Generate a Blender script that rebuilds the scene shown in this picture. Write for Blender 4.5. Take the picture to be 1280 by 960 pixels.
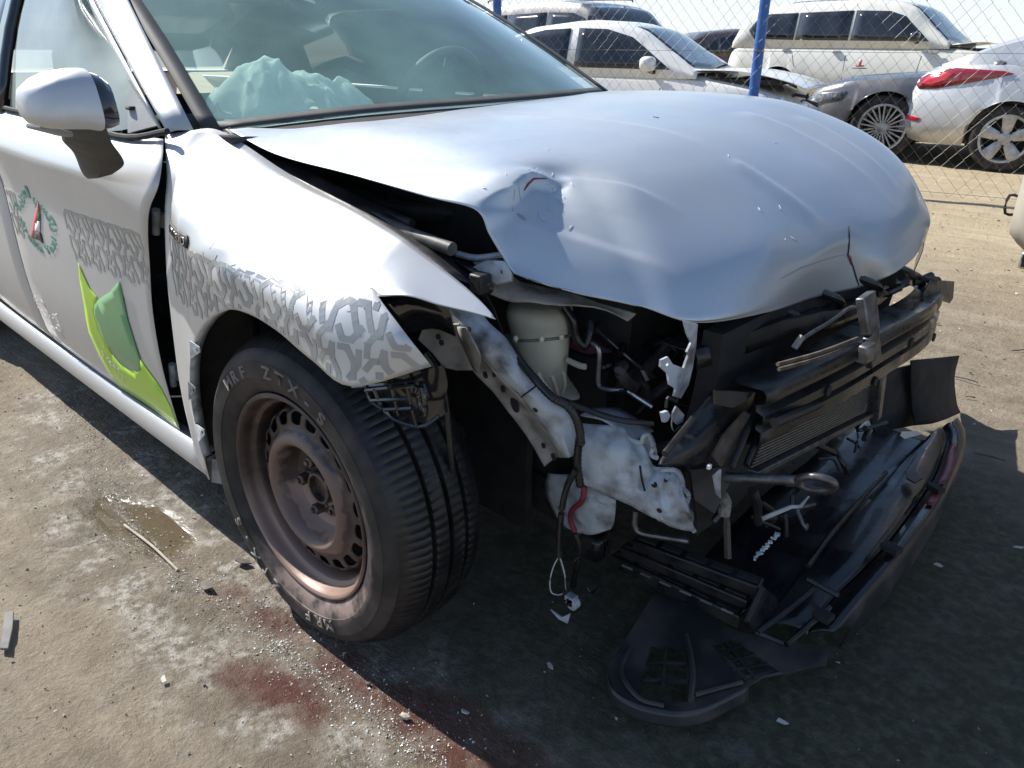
import bpy, bmesh, math, random
from mathutils import Vector, Matrix, noise
from mathutils.bvhtree import BVHTree
random.seed(7)
for o in list(bpy.data.objects): bpy.data.objects.remove(o)
S = bpy.context.scene
COL = S.collection
V = Vector
R = math.radians
# ------------------------------------------------------------------ camera
# World axes: +X = forward direction of the crashed car, +Y = its left, origin under its front axle.
CP = V((1.17787, -1.54682, 1.13611)); YAW, PITCH, ROLL = [R(a) for a in (46.73823, 23.38576, 0.57729)]
fh = V((-math.cos(YAW), math.sin(YAW), 0)); rt = V((math.sin(YAW), math.cos(YAW), 0)); up = V((0, 0, 1))
fw = fh*math.cos(PITCH) - up*math.sin(PITCH); uu = up*math.cos(PITCH) + fh*math.sin(PITCH)
r2 = rt*math.cos(ROLL) + uu*math.sin(ROLL); u2 = -rt*math.sin(ROLL) + uu*math.cos(ROLL)
cam = bpy.data.cameras.new('camera'); co = bpy.data.objects.new('camera', cam); COL.objects.link(co)
m = Matrix((r2, u2, -fw)).transposed().to_4x4(); m.translation = CP; co.matrix_world = m
cam.sensor_width = 36; cam.lens = 27.1139; cam.clip_start = .02; cam.clip_end = 3000
S.camera = co
# ------------------------------------------------------------------ light
TRAVEL = V((1.02, .15, -1.0)).normalized()          # the way the sunlight travels
SUN_EL = math.asin(-TRAVEL.z); src = -TRAVEL
W = bpy.data.worlds.new('World'); S.world = W; W.use_nodes = True
nt = W.node_tree; bg = nt.nodes['Background']; sky = nt.nodes.new('ShaderNodeTexSky')
sky.sky_type = 'NISHITA'; sky.sun_disc = False; sky.sun_elevation = SUN_EL
sky.sun_rotation = math.atan2(src.x, src.y); sky.air_density = 1.0; sky.dust_density = .3; sky.ozone_density = 1.0
bg.inputs[1].default_value = .10; 
# dusty air: the sky pales evenly towards the horizon all round
tcw = nt.nodes.new('ShaderNodeTexCoord'); sx = nt.nodes.new('ShaderNodeSeparateXYZ'); nt.links.new(tcw.outputs['Generated'], sx.inputs[0])
mrw = nt.nodes.new('ShaderNodeMapRange'); mrw.interpolation_type = 'SMOOTHSTEP'; mrw.inputs[1].default_value = -.05; mrw.inputs[2].default_value = .27; mrw.inputs[3].default_value = .92; mrw.inputs[4].default_value = 0
nt.links.new(sx.outputs[2], mrw.inputs[0]); mxw = nt.nodes.new('ShaderNodeMix'); mxw.data_type = 'RGBA'; nt.links.new(mrw.outputs[0], mxw.inputs[0])
nt.links.new(sky.outputs[0], mxw.inputs[6]); mxw.inputs[7].default_value = (5.2, 5.6, 6.0, 1); nt.links.new(mxw.outputs[2], bg.inputs[0])
sun = bpy.data.lights.new('sun', 'SUN'); sun.energy = 4.6; sun.angle = R(.53); sun.color = (1, .95, .87)
so = bpy.data.objects.new('sun', sun); COL.objects.link(so)
so.rotation_euler = TRAVEL.to_track_quat('-Z', 'Y').to_euler(); so.location = (-6, -2, 8)
S.view_settings.view_transform = 'Standard'; S.view_settings.look = 'None'
S.view_settings.exposure = .80; S.view_settings.gamma = 1
# ------------------------------------------------------------------ materials
def new_mat(name):
    m = bpy.data.materials.new(name); m.use_nodes = True
    return m, m.node_tree, m.node_tree.nodes['Principled BSDF']
def rgb(c): return (c[0], c[1], c[2], 1)
def mat(name, c1, c2=None, scale=8, rough=.5, metal=0, bump=0, bscale=None, coat=0, lo=.35, hi=.65, rvar=0, stretch=(1, 1, 1), detail=6, dist=.002, spec=.5):
    m, t, p = new_mat(name); N = t.nodes.new; L = t.links.new
    tc = N('ShaderNodeTexCoord'); mp = N('ShaderNodeMapping'); mp.inputs['Scale'].default_value = stretch
    L(tc.outputs['Object'], mp.inputs[0])
    n = N('ShaderNodeTexNoise'); n.inputs['Scale'].default_value = scale; n.inputs['Detail'].default_value = detail; L(mp.outputs[0], n.inputs['Vector'])
    cr = N('ShaderNodeMapRange'); cr.inputs[1].default_value = lo; cr.inputs[2].default_value = hi; L(n.outputs[0], cr.inputs[0])
    mx = N('ShaderNodeMix'); mx.data_type = 'RGBA'; L(cr.outputs[0], mx.inputs[0])
    mx.inputs[6].default_value = rgb(c1); mx.inputs[7].default_value = rgb(c2 or c1); L(mx.outputs[2], p.inputs['Base Color'])
    p.inputs['Metallic'].default_value = metal; p.inputs['Specular IOR Level'].default_value = spec
    if rvar:
        rr = N('ShaderNodeMapRange'); rr.inputs[1].default_value = lo; rr.inputs[2].default_value = hi
        rr.inputs[3].default_value = rough; rr.inputs[4].default_value = rough + rvar; L(n.outputs[0], rr.inputs[0]); L(rr.outputs[0], p.inputs['Roughness'])
    else: p.inputs['Roughness'].default_value = rough
    p.inputs['Coat Weight'].default_value = coat; p.inputs['Coat Roughness'].default_value = .06
    if bump:
        b = N('ShaderNodeBump'); b.inputs['Strength'].default_value = bump; b.inputs['Distance'].default_value = dist
        n2 = N('ShaderNodeTexNoise'); n2.inputs['Scale'].default_value = bscale or scale*4; n2.inputs['Detail'].default_value = 5
        L(mp.outputs[0], n2.inputs['Vector']); L(n2.outputs[0], b.inputs['Height']); L(b.outputs[0], p.inputs['Normal'])
    return m
def glass_mat(name, tint, dust=(.5, .55, .5), dustamt=.12, grough=.02, refl=1.0):
    m, t, p = new_mat(name); N = t.nodes.new; L = t.links.new; t.nodes.remove(p); out = t.nodes['Material Output']
    tr = N('ShaderNodeBsdfTransparent'); tr.inputs[0].default_value = rgb(tint)
    gl = N('ShaderNodeBsdfGlossy'); gl.inputs[0].default_value = (refl, refl, refl, 1); gl.inputs['Roughness'].default_value = grough
    df = N('ShaderNodeBsdfDiffuse'); df.inputs[0].default_value = rgb(dust)
    n = N('ShaderNodeTexNoise'); n.inputs['Scale'].default_value = 3; n.inputs['Detail'].default_value = 5
    tc = N('ShaderNodeTexCoord'); L(tc.outputs['Object'], n.inputs['Vector'])
    mr = N('ShaderNodeMapRange'); mr.inputs[1].default_value = .3; mr.inputs[2].default_value = .75
    mr.inputs[3].default_value = dustamt*.6; mr.inputs[4].default_value = dustamt*1.5; L(n.outputs[0], mr.inputs[0])
    m1 = N('ShaderNodeMixShader'); L(mr.outputs[0], m1.inputs[0]); L(tr.outputs[0], m1.inputs[1]); L(df.outputs[0], m1.inputs[2])
    lw = N('ShaderNodeLayerWeight'); pw = N('ShaderNodeMath'); pw.operation = 'POWER'; pw.inputs[1].default_value = 5; L(lw.outputs['Facing'], pw.inputs[0])
    fr = N('ShaderNodeMapRange'); fr.inputs[3].default_value = .045; fr.inputs[4].default_value = 1; L(pw.outputs[0], fr.inputs[0])      # thin pane: no total reflection from inside
    m2 = N('ShaderNodeMixShader'); L(fr.outputs[0], m2.inputs[0]); L(m1.outputs[0], m2.inputs[1]); L(gl.outputs[0], m2.inputs[2])
    L(m2.outputs[0], out.inputs[0]); return m
def paint(name, c, dirt=(.42, .38, .31), dirtamt=.12, metal=.45, rough=.34, coat=.9, orange=.03):
    """metallic car paint with a clear coat, a film of dust and fine scratches"""
    m, t, p = new_mat(name); N = t.nodes.new; L = t.links.new
    tc = N('ShaderNodeTexCoord')
    n = N('ShaderNodeTexNoise'); n.inputs['Scale'].default_value = 2.4; n.inputs['Detail'].default_value = 9; n.inputs['Roughness'].default_value = .62; L(tc.outputs['Object'], n.inputs['Vector'])
    n3 = N('ShaderNodeTexNoise'); n3.inputs['Scale'].default_value = 90; n3.inputs['Detail'].default_value = 3; L(tc.outputs['Object'], n3.inputs['Vector'])
    ad = N('ShaderNodeMath'); ad.operation = 'MULTIPLY_ADD'; ad.inputs[1].default_value = .25; L(n3.outputs[0], ad.inputs[0]); L(n.outputs[0], ad.inputs[2])
    mr = N('ShaderNodeMapRange'); mr.inputs[1].default_value = .5; mr.inputs[2].default_value = .86; mr.inputs[3].default_value = 0; mr.inputs[4].default_value = dirtamt*2; L(ad.outputs[0], mr.inputs[0])
    mx = N('ShaderNodeMix'); mx.data_type = 'RGBA'; L(mr.outputs[0], mx.inputs[0]); mx.inputs[6].default_value = rgb(c); mx.inputs[7].default_value = rgb(dirt); L(mx.outputs[2], p.inputs['Base Color'])
    p.inputs['Metallic'].default_value = metal
    rr = N('ShaderNodeMapRange'); rr.inputs[1].default_value = .4; rr.inputs[2].default_value = .9; rr.inputs[3].default_value = rough; rr.inputs[4].default_value = rough + .2; L(ad.outputs[0], rr.inputs[0]); L(rr.outputs[0], p.inputs['Roughness'])
    p.inputs['Coat Weight'].default_value = coat
    r3 = N('ShaderNodeMapRange'); r3.inputs[1].default_value = .45; r3.inputs[2].default_value = .85; r3.inputs[3].default_value = .04; r3.inputs[4].default_value = .3; L(ad.outputs[0], r3.inputs[0]); L(r3.outputs[0], p.inputs['Coat Roughness'])
    b = N('ShaderNodeBump'); b.inputs['Strength'].default_value = orange; b.inputs['Distance'].default_value = .01
    n4 = N('ShaderNodeTexNoise'); n4.inputs['Scale'].default_value = 14; L(tc.outputs['Object'], n4.inputs['Vector']); L(n4.outputs[0], b.inputs['Height']); L(b.outputs[0], p.inputs['Normal'])
    return m
M = {}
M['silver'] = paint('silver_paint', (.57, .58, .59), metal=.6, rough=.45, coat=.5, orange=.01)
M['hoodpaint'] = paint('bonnet_silver_paint', (.50, .55, .605), metal=.74, rough=.42, coat=.45, dirtamt=.14, orange=.01)
M['whitepaint'] = paint('white_car_paint', (.78, .78, .76), metal=0, rough=.4, dirtamt=.1)
M['creampaint'] = paint('ivory_car_paint', (.72, .72, .66), metal=0, rough=.4, dirtamt=.16)
M['greypaint'] = paint('dark_grey_paint', (.09, .095, .11), metal=.4, dirtamt=.2)
M['navypaint'] = paint('dusty_dark_paint', (.05, .055, .075), metal=.3, dirtamt=.25)
M['maroonpaint'] = paint('dull_maroon_paint', (.06, .042, .05), metal=.3, dirtamt=.25)
M['brightsilver'] = paint('bright_silver_paint', (.62, .63, .64), metal=.5, dirtamt=.1)
M['beigepaint'] = paint('dirty_beige_paint', (.36, .33, .28), metal=0, rough=.55, coat=.2, dirtamt=.35)
M['primer'] = mat('grey_white_primer', (.45, .49, .53), (.10, .09, .082), 19, .42, 0, .8, 70, lo=.46, hi=.72, rvar=.2)
M['primer_dirty'] = mat('soiled_primer', (.30, .29, .27), (.12, .105, .095), 26, .6, 0, .6, 70, lo=.4, hi=.75)
M['black'] = mat('black_plastic', (.006, .007, .009), (.026, .025, .023), 16, .20, 0, .5, 140, rvar=.25, dist=.001)
M['blackwet'] = mat('wet_black_plastic', (.010, .011, .013), (.03, .029, .029), 9, .20, 0, .4, 90, coat=.3, rvar=.35, lo=.42, hi=.7, dist=.001)
M['blackmatt'] = mat('black_matt', (.012, .012, .013), (.025, .024, .024), 20, .8)
M['blackdusty'] = mat('dusty_black_plastic', (.014, .015, .018), (.075, .066, .060), 18, .5, 0, .5, 120, lo=.45, hi=.85, rvar=.3, dist=.001)
M['blackgloss'] = mat('gloss_black_plastic', (.010, .011, .013), (.022, .022, .024), 30, .12, coat=.6)
M['rubber'] = mat('tyre_rubber', (.006, .006, .007), (.024, .023, .023), 26, .42, 0, .5, 160, lo=.4, hi=.8, dist=.001)
M['tyredust_sun'] = mat('dusty_sunlit_sidewall', (.013, .012, .012), (.062, .050, .046), 14, .72, 0, .4, 120, lo=.42, hi=.78, dist=.001)
M['seal'] = mat('rubber_seal', (.05, .05, .05), (.16, .15, .14), 30, .55)
M['rim'] = mat('dusty_sunlit_rim', (.020, .015, .015), (.075, .052, .048), 9, .36, .15, .35, 90, lo=.35, hi=.7, rvar=.2, dist=.001)
M['rimdark'] = mat('rim_dark_brown', (.03, .024, .024), (.10, .075, .07), 14, .5)  # darker rim tone, second slot, assigned to no face
M['nut'] = mat('steel_nut', (.16, .14, .13), (.07, .05, .045), 60, .4, .7)
M['letter'] = mat('dusty_letter', (.13, .11, .10), (.2, .17, .155), 60, .75)
M['alloy'] = mat('alloy_rim', (.55, .56, .57), (.36, .35, .34), 12, .35, .6)
M['chrome'] = mat('chrome', (.72, .72, .74), (.5, .5, .5), 20, .16, 1.0)
M['steel'] = mat('bare_steel', (.20, .20, .21), (.09, .085, .08), 40, .42, .8, .4, 120, dist=.001)
M['alu'] = mat('aluminium_pipe', (.55, .56, .58), (.4, .4, .4), 40, .35, .9)
M['tank'] = mat('cream_tank_plastic', (.66, .60, .46), (.50, .44, .32), 9, .42, 0, .2, 40)
M['tank'].node_tree.nodes['Principled BSDF'].inputs['Subsurface Weight'].default_value = .25
M['tank'].node_tree.nodes['Principled BSDF'].inputs['Subsurface Radius'].default_value = (.03, .02, .01)
M['purple'] = mat('purple_plastic', (.20, .045, .11), (.12, .03, .07), 20, .5)
M['brownfelt'] = mat('brown_mud_crust', (.13, .095, .07), (.06, .045, .035), 30, .9, 0, .6, 120)
M['fins'] = mat('condenser_fins', (.10, .10, .10), (.18, .17, .155), 90, .5, .5)
M['red'] = mat('red_paint_scrape', (.30, .035, .045), (.10, .03, .035), 40, .4)
M['bluepost'] = mat('blue_post_paint', (.012, .085, .36), (.03, .13, .40), 12, .45)
M['wire'] = mat('galvanised_wire', (.25, .235, .20), (.15, .14, .12), 20, .55, .3)
M['airbag'] = mat('airbag_cloth', (.93, .95, .93), (.82, .86, .84), 12, .85, 0, .5, 30, dist=.01)
_t = M['airbag'].node_tree; _p = _t.nodes['Principled BSDF']; _tl = _t.nodes.new('ShaderNodeBsdfTranslucent'); _tl.inputs[0].default_value = (.93, .96, .94, 1)
_mx = _t.nodes.new('ShaderNodeMixShader'); _mx.inputs[0].default_value = .55; _t.links.new(_p.outputs[0], _mx.inputs[1]); _t.links.new(_tl.outputs[0], _mx.inputs[2]); _t.links.new(_mx.outputs[0], _t.nodes['Material Output'].inputs[0])
def lit_dust_patch(key, tan, build):
    """sunlit patches painted in tan over the dusty base colour, in the part's own coordinates (radius r, height z)"""
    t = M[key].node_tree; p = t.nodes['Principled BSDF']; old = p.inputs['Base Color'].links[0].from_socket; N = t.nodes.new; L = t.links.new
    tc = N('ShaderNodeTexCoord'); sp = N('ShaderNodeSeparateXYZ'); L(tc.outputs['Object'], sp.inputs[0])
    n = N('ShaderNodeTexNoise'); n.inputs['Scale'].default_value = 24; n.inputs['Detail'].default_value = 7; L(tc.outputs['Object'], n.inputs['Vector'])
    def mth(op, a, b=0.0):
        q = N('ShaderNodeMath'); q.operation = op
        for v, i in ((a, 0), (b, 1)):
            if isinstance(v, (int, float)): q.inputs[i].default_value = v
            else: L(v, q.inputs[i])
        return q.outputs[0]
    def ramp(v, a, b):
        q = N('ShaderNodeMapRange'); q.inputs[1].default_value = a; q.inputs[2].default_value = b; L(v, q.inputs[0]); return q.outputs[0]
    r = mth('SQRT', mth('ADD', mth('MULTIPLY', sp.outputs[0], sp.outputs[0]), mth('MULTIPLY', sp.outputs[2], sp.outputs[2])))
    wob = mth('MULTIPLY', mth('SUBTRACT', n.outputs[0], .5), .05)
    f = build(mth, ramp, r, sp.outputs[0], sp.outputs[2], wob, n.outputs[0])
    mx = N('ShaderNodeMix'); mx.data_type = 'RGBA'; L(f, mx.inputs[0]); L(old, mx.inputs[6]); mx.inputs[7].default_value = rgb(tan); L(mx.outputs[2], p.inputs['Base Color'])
def rim_sun_dust(mth, ramp, r, x, z, wob, n):
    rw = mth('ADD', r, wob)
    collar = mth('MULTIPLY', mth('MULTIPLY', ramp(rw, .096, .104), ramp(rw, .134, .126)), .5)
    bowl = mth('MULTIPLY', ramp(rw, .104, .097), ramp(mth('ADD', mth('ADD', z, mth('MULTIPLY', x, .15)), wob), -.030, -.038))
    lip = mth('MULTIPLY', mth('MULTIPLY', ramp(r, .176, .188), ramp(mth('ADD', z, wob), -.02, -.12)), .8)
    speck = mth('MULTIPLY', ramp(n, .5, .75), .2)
    return mth('MAXIMUM', mth('MAXIMUM', collar, bowl), mth('MAXIMUM', lip, speck))  # collar, bowl and lip are painted sunlight; speck is loose dust
def wall_sun_dust(mth, ramp, r, x, z, wob, n):
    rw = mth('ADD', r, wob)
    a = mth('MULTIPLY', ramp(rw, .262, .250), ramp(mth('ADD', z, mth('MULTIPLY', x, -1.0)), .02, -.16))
    return mth('MULTIPLY', mth('MULTIPLY', a, ramp(n, .36, .56)), .85)  # sunlit lower front of the sidewall, painted as tan
lit_dust_patch('rim', (.30, .200, .160), rim_sun_dust); lit_dust_patch('tyredust_sun', (.23, .17, .15), wall_sun_dust)  # sunlight put into the colour of rim and sidewall
M['seat'] = mat('grey_seat_cloth', (.018, .02, .02), (.04, .04, .036), 12, .9)
M['dash'] = mat('dark_dashboard', (.035, .04, .042), (.06, .06, .06), 12, .7)
M['trim'] = mat('grey_inner_trim', (.32, .33, .34), (.25, .25, .25), 12, .6)
M['lime'] = mat('lime_vinyl', (.40, .66, .025), (.44, .68, .05), 6, .35, coat=.3)
M['leaf'] = mat('green_vinyl', (.13, .34, .14), (.17, .38, .18), 6, .35, coat=.3)
M['teal'] = mat('teal_lettering', (.02, .27, .20), (.03, .33, .25), 20, .4)
M['decalred'] = mat('red_vinyl', (.50, .09, .10), None, 6, .4)
M['decalblack'] = mat('black_vinyl', (.05, .05, .055), None, 6, .4)
M['decalwhite'] = mat('white_vinyl', (.8, .8, .8), None, 6, .4)
M['decalgreen'] = mat('flag_green_vinyl', (.06, .22, .14), None, 6, .4)
M['hexgrey'] = mat('grey_pattern_vinyl', (.27, .285, .29), (.33, .34, .34), 12, .38, .2, coat=.4)
M['scuff'] = mat('pale_scuff', (.74, .74, .72), (.5, .49, .46), 60, .7)
M['wind'] = glass_mat('dusty_windscreen', (.86, 1.0, .95), (.46, .74, .66), .22)
M['side'] = glass_mat('side_glass', (.70, .84, .79), (.66, .76, .70), .42)
M['hazeglass'] = glass_mat('dusty_dark_glass', (.22, .30, .28), (.20, .26, .22), .55)
M['tint'] = mat('tinted_window', (.012, .016, .024), (.03, .035, .045), 4, .06, coat=.3)
M['clearlamp'] = mat('headlamp_lens', (.38, .41, .44), (.12, .13, .14), 30, .12, .3, coat=1)
M['redlamp'] = mat('red_lamp_lens', (.62, .012, .03), (.42, .01, .022), 14, .12, coat=1)
M['darkred'] = mat('dark_red_lens', (.22, .01, .02), None, 14, .12, coat=1)
M['paper'] = mat('pale_debris', (.56, .56, .52), (.5, .48, .42), 30, .7)
M['stone'] = mat('pale_stone', (.48, .43, .34), (.32, .28, .22), 20, .9, 0, .8, 60)
M['glassbit'] = mat('broken_glass', (.55, .62, .62), (.75, .8, .8), 30, .08, coat=1)
M['darkstone'] = mat('dark_debris', (.06, .055, .05), (.14, .12, .10), 30, .8)
M['rubberstrip'] = mat('grey_rubber_strip', (.10, .105, .10), (.17, .17, .16), 30, .7)
M['brownplastic'] = mat('scraped_undertray', (.030, .029, .031), (.11, .085, .078), 7, .34, 0, .5, 120, lo=.45, hi=.72, rvar=.25, dist=.001)
# ------------------------------------------------------------------ mesh helpers
def tag(o, label=None, cat=None, group=None, kind=None):
    for k, v in (('label', label), ('category', cat), ('group', group), ('kind', kind)):
        if v: o[k] = v
    return o
def thing(name, label, cat, loc=(0, 0, 0), rz=0, group=None):
    o = bpy.data.objects.new(name, None); COL.objects.link(o); o.location = loc; o.rotation_euler.z = rz
    o.empty_display_size = .1
    return tag(o, label, cat, group)
def link(name, bm, m, parent=None, smooth=True, solid=0, bevel=0, sub=0, offset=0, norm=True):
    if norm: bmesh.ops.recalc_face_normals(bm, faces=bm.faces)
    me = bpy.data.meshes.new(name); bm.to_mesh(me); bm.free()
    mats = m if isinstance(m, (list, tuple)) else [m]
    for k in mats: me.materials.append(M[k] if isinstance(k, str) else k)
    if smooth:
        me.polygons.foreach_set('use_smooth', [True]*len(me.polygons))
        me.set_sharp_from_angle(angle=R(38))
    o = bpy.data.objects.new(name, me); COL.objects.link(o)
    if parent: o.parent = parent
    if sub: md = o.modifiers.new('sub', 'SUBSURF'); md.levels = md.render_levels = sub
    if solid: md = o.modifiers.new('solid', 'SOLIDIFY'); md.thickness = solid; md.offset = offset
    if bevel:
        md = o.modifiers.new('bevel', 'BEVEL'); md.width = bevel; md.segments = 2; md.limit_method = 'ANGLE'
    return o
def cr(p, t):
    n = len(p) - 1; i = min(int(t), n - 1); f = t - i
    p0, p1, p2, p3 = p[max(i-1, 0)], p[i], p[i+1], p[min(i+2, n)]
    if i == 0: p0 = p1*2 - p2
    if i + 2 > n: p3 = p2*2 - p1
    return .5*((2*p1) + (p2-p0)*f + (2*p0-5*p1+4*p2-p3)*f*f + (3*p1-p0-3*p2+p3)*f*f*f)
def surf_pts(rows, su, sv, linu=False):
    rows = [[V(p) for p in r] for r in rows]
    nv = len(rows[0]); out = []
    dense = []
    for r in rows: dense.append([cr(r, k/sv) if sv > 1 else r[k] for k in range((nv-1)*sv+1)])
    for j in range((len(rows)-1)*su+1):
        t = j/su; i = min(int(t), len(rows)-2); f = t - i
        line = []
        for k in range(len(dense[0])):
            colp = [d[k] for d in dense]
            line.append(colp[i].lerp(colp[i+1], f) if linu else cr(colp, t))
        out.append(line)
    return out
def add_grid(bm, pts, fn=None):
    vs = [[bm.verts.new(fn(p) if fn else p) for p in r] for r in pts]
    for a in range(len(vs)-1):
        for b in range(len(vs[0])-1):
            try: bm.faces.new((vs[a][b], vs[a+1][b], vs[a+1][b+1], vs[a][b+1]))
            except ValueError: pass
    return vs
def surf(name, rows, m, parent, su=4, sv=4, solid=.0015, linu=False, fn=None, offset=0):
    bm = bmesh.new(); add_grid(bm, surf_pts(rows, su, sv, linu), fn)
    bmesh.ops.remove_doubles(bm, verts=bm.verts, dist=.0002)
    return link(name, bm, m, parent, solid=solid, offset=offset)
def add_tube(bm, pts, r, seg=8, smooth=4, caps=True, taper=None):
    pts = [V(p) for p in pts]
    P = [cr(pts, k/smooth) for k in range((len(pts)-1)*smooth+1)] if smooth > 1 and len(pts) > 2 else pts
    ref = V((0, 0, 1)); rings = []
    for i, p in enumerate(P):
        d = (P[min(i+1, len(P)-1)] - P[max(i-1, 0)]).normalized()
        a = d.cross(ref)
        if a.length < .1: a = d.cross(V((1, 0, 0)))
        a.normalize(); b = d.cross(a).normalized(); ref = b.cross(d) if False else ref
        rr = r*(1 if taper is None else taper(i/(len(P)-1)))
        rings.append([bm.verts.new(p + (a*math.cos(2*math.pi*k/seg) + b*math.sin(2*math.pi*k/seg))*rr) for k in range(seg)])
    for i in range(len(rings)-1):
        for k in range(seg): bm.faces.new((rings[i][k], rings[i][(k+1) % seg], rings[i+1][(k+1) % seg], rings[i+1][k]))
    if caps: bm.faces.new(rings[0][::-1]); bm.faces.new(rings[-1])
def tube(name, pts, r, m, parent, seg=10, smooth=5, taper=None):
    bm = bmesh.new(); add_tube(bm, pts, r, seg, smooth, True, taper); return link(name, bm, m, parent)
def corrugated(name, pts, r, m, parent, pitch=.007):
    pts = [V(p) for p in pts]; n = 40
    L = sum((pts[i+1]-pts[i]).length for i in range(len(pts)-1)); k = max(8, int(L/pitch*2/(len(pts)-1)))
    bm = bmesh.new(); add_tube(bm, pts, r, 10, k, True, None)
    i = 0
    ring = list(bm.verts)
    for j in range(0, len(ring), 10):
        if (j//10) % 2:
            c = sum((v.co for v in ring[j:j+10]), V())/10
            for v in ring[j:j+10]: v.co = c + (v.co - c)*.86
    return link(name, bm, m, parent)
def add_box(bm, c, s, rot=None):
    r = bmesh.ops.create_cube(bm, size=1); mt = Matrix.Translation(V(c)) @ (rot.to_4x4() if rot else Matrix()) @ Matrix.Diagonal((s[0], s[1], s[2], 1))
    bmesh.ops.transform(bm, matrix=mt, verts=r['verts'])
def box(name, c, s, m, parent, rot=None, bevel=.004):
    bm = bmesh.new(); add_box(bm, c, s, rot); return link(name, bm, m, parent, bevel=bevel)
def add_bar(bm, a, b, w, h, upv=(0, 0, 1)):
    a, b = V(a), V(b); d = (b-a); L = d.length; d.normalize(); s = d.cross(V(upv)).normalized(); u = s.cross(d)
    rot = Matrix((d, s, u)).transposed(); add_box(bm, (a+b)/2, (L, w, h), rot)
def add_plate(bm, outline, thick, holes=(), normal=None, jag=0):
    pts = [V(p) for p in outline]
    n = V(normal).normalized() if normal else None
    if n is None:
        n = V()
        for i in range(len(pts)): a, b = pts[i], pts[(i+1) % len(pts)]; n += a.cross(b)
        n.normalize()
    es, loops = [], []
    for lp in [pts] + [[V(q) for q in h] for h in holes]:
        if jag: lp = [q + V((random.uniform(-jag, jag), random.uniform(-jag, jag), random.uniform(-jag, jag))) for q in lp]
        vs = [bm.verts.new(q) for q in lp]; loops.append(vs)
        es += [bm.edges.new((vs[i], vs[(i+1) % len(vs)])) for i in range(len(vs))]
    r = bmesh.ops.triangle_fill(bm, use_beauty=True, use_dissolve=False, edges=es, normal=n)
    fs = [g for g in r['geom'] if isinstance(g, bmesh.types.BMFace)]
    ex = bmesh.ops.extrude_face_region(bm, geom=fs)
    bmesh.ops.translate(bm, vec=n*thick, verts=[g for g in ex['geom'] if isinstance(g, bmesh.types.BMVert)])
def plate(name, outline, m, parent, thick=.003, holes=(), normal=None, bevel=0):
    bm = bmesh.new(); add_plate(bm, outline, thick, holes, normal); return link(name, bm, m, parent, bevel=bevel)
def circle(c, r, a, b, n=12, sx=1, sy=1):
    c, a, b = V(c), V(a), V(b); return [c + a*(r*sx*math.cos(2*math.pi*i/n)) + b*(r*sy*math.sin(2*math.pi*i/n)) for i in range(n)]
def add_lathe(bm, prof, n, fn=None, a0=0, cen=V((0, 0, 0))):
    """prof: (radius, y) pairs, turned about the Y axis"""
    rings = []
    for i in range(n):
        a = a0 + 2*math.pi*i/n; ca, sa = math.cos(a), math.sin(a)
        ring = []
        for j, (r, y) in enumerate(prof):
            rr, yy = fn(r, y, i, j) if fn else (r, y)
            ring.append(bm.verts.new(cen + V((rr*ca, yy, rr*sa))))
        rings.append(ring)
    fs = {}
    for i in range(n):
        for j in range(len(prof)-1):
            q = (rings[i][j], rings[i][j+1], rings[(i+1) % n][j+1], rings[(i+1) % n][j])
            try: fs[(i, j)] = bm.faces.new(q)
            except ValueError: pass
    return fs
def bvh_of(o):
    bm = bmesh.new(); bm.from_mesh(o.data); t = BVHTree.FromBMesh(bm); bm.free(); return t
def press(bm, bvh, d, off, start=2.0, fallback=None):
    """lay every vertex on a surface along direction d, standing off by off"""
    d = V(d).normalized()
    for v in bm.verts:
        h = bvh.ray_cast(v.co - d*start, d)
        if h[0] is not None: v.co = h[0] - d*off; v.tag = True
        elif fallback: pass
def decal(name, polys, m, parent, bvh, d=(0, 1, 0), off=.0022, cuts=2, thick=0):
    bm = bmesh.new()
    for pl in polys:
        vs = [bm.verts.new(p) for p in pl]
        es = [bm.edges.new((vs[i], vs[(i+1) % len(vs)])) for i in range(len(vs))]
        bmesh.ops.triangle_fill(bm, use_beauty=True, edges=es, normal=-V(d))
    for k in range(cuts):
        bmesh.ops.subdivide_edges(bm, edges=[e for e in bm.edges if e.calc_length() > .012], cuts=1, use_grid_fill=True)
    bmesh.ops.triangulate(bm, faces=bm.faces)
    press(bm, bvh, d, off)
    for v in [v for v in bm.verts if not v.tag]: bm.verts.remove(v)
    return link(name, bm, m, parent, solid=thick or .0006, offset=0)
def text_mesh(s, size, ext=0, fat=0):
    cu = bpy.data.curves.new('lettering', 'FONT'); cu.body = s; cu.size = size; cu.extrude = ext; cu.align_x = 'LEFT'; cu.resolution_u = 4; cu.offset = fat
    o = bpy.data.objects.new('lettering', cu); COL.objects.link(o)
    dg = bpy.context.evaluated_depsgraph_get(); me = bpy.data.meshes.new_from_object(o.evaluated_get(dg))
    bpy.data.objects.remove(o); bpy.data.curves.remove(cu); return me
def nz(p, s, seed=0): return noise.fractal(V((p[0]*s + seed*17.3, p[1]*s + seed*5.1, p[2]*s)), 1.0, 2.0, 4)
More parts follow.
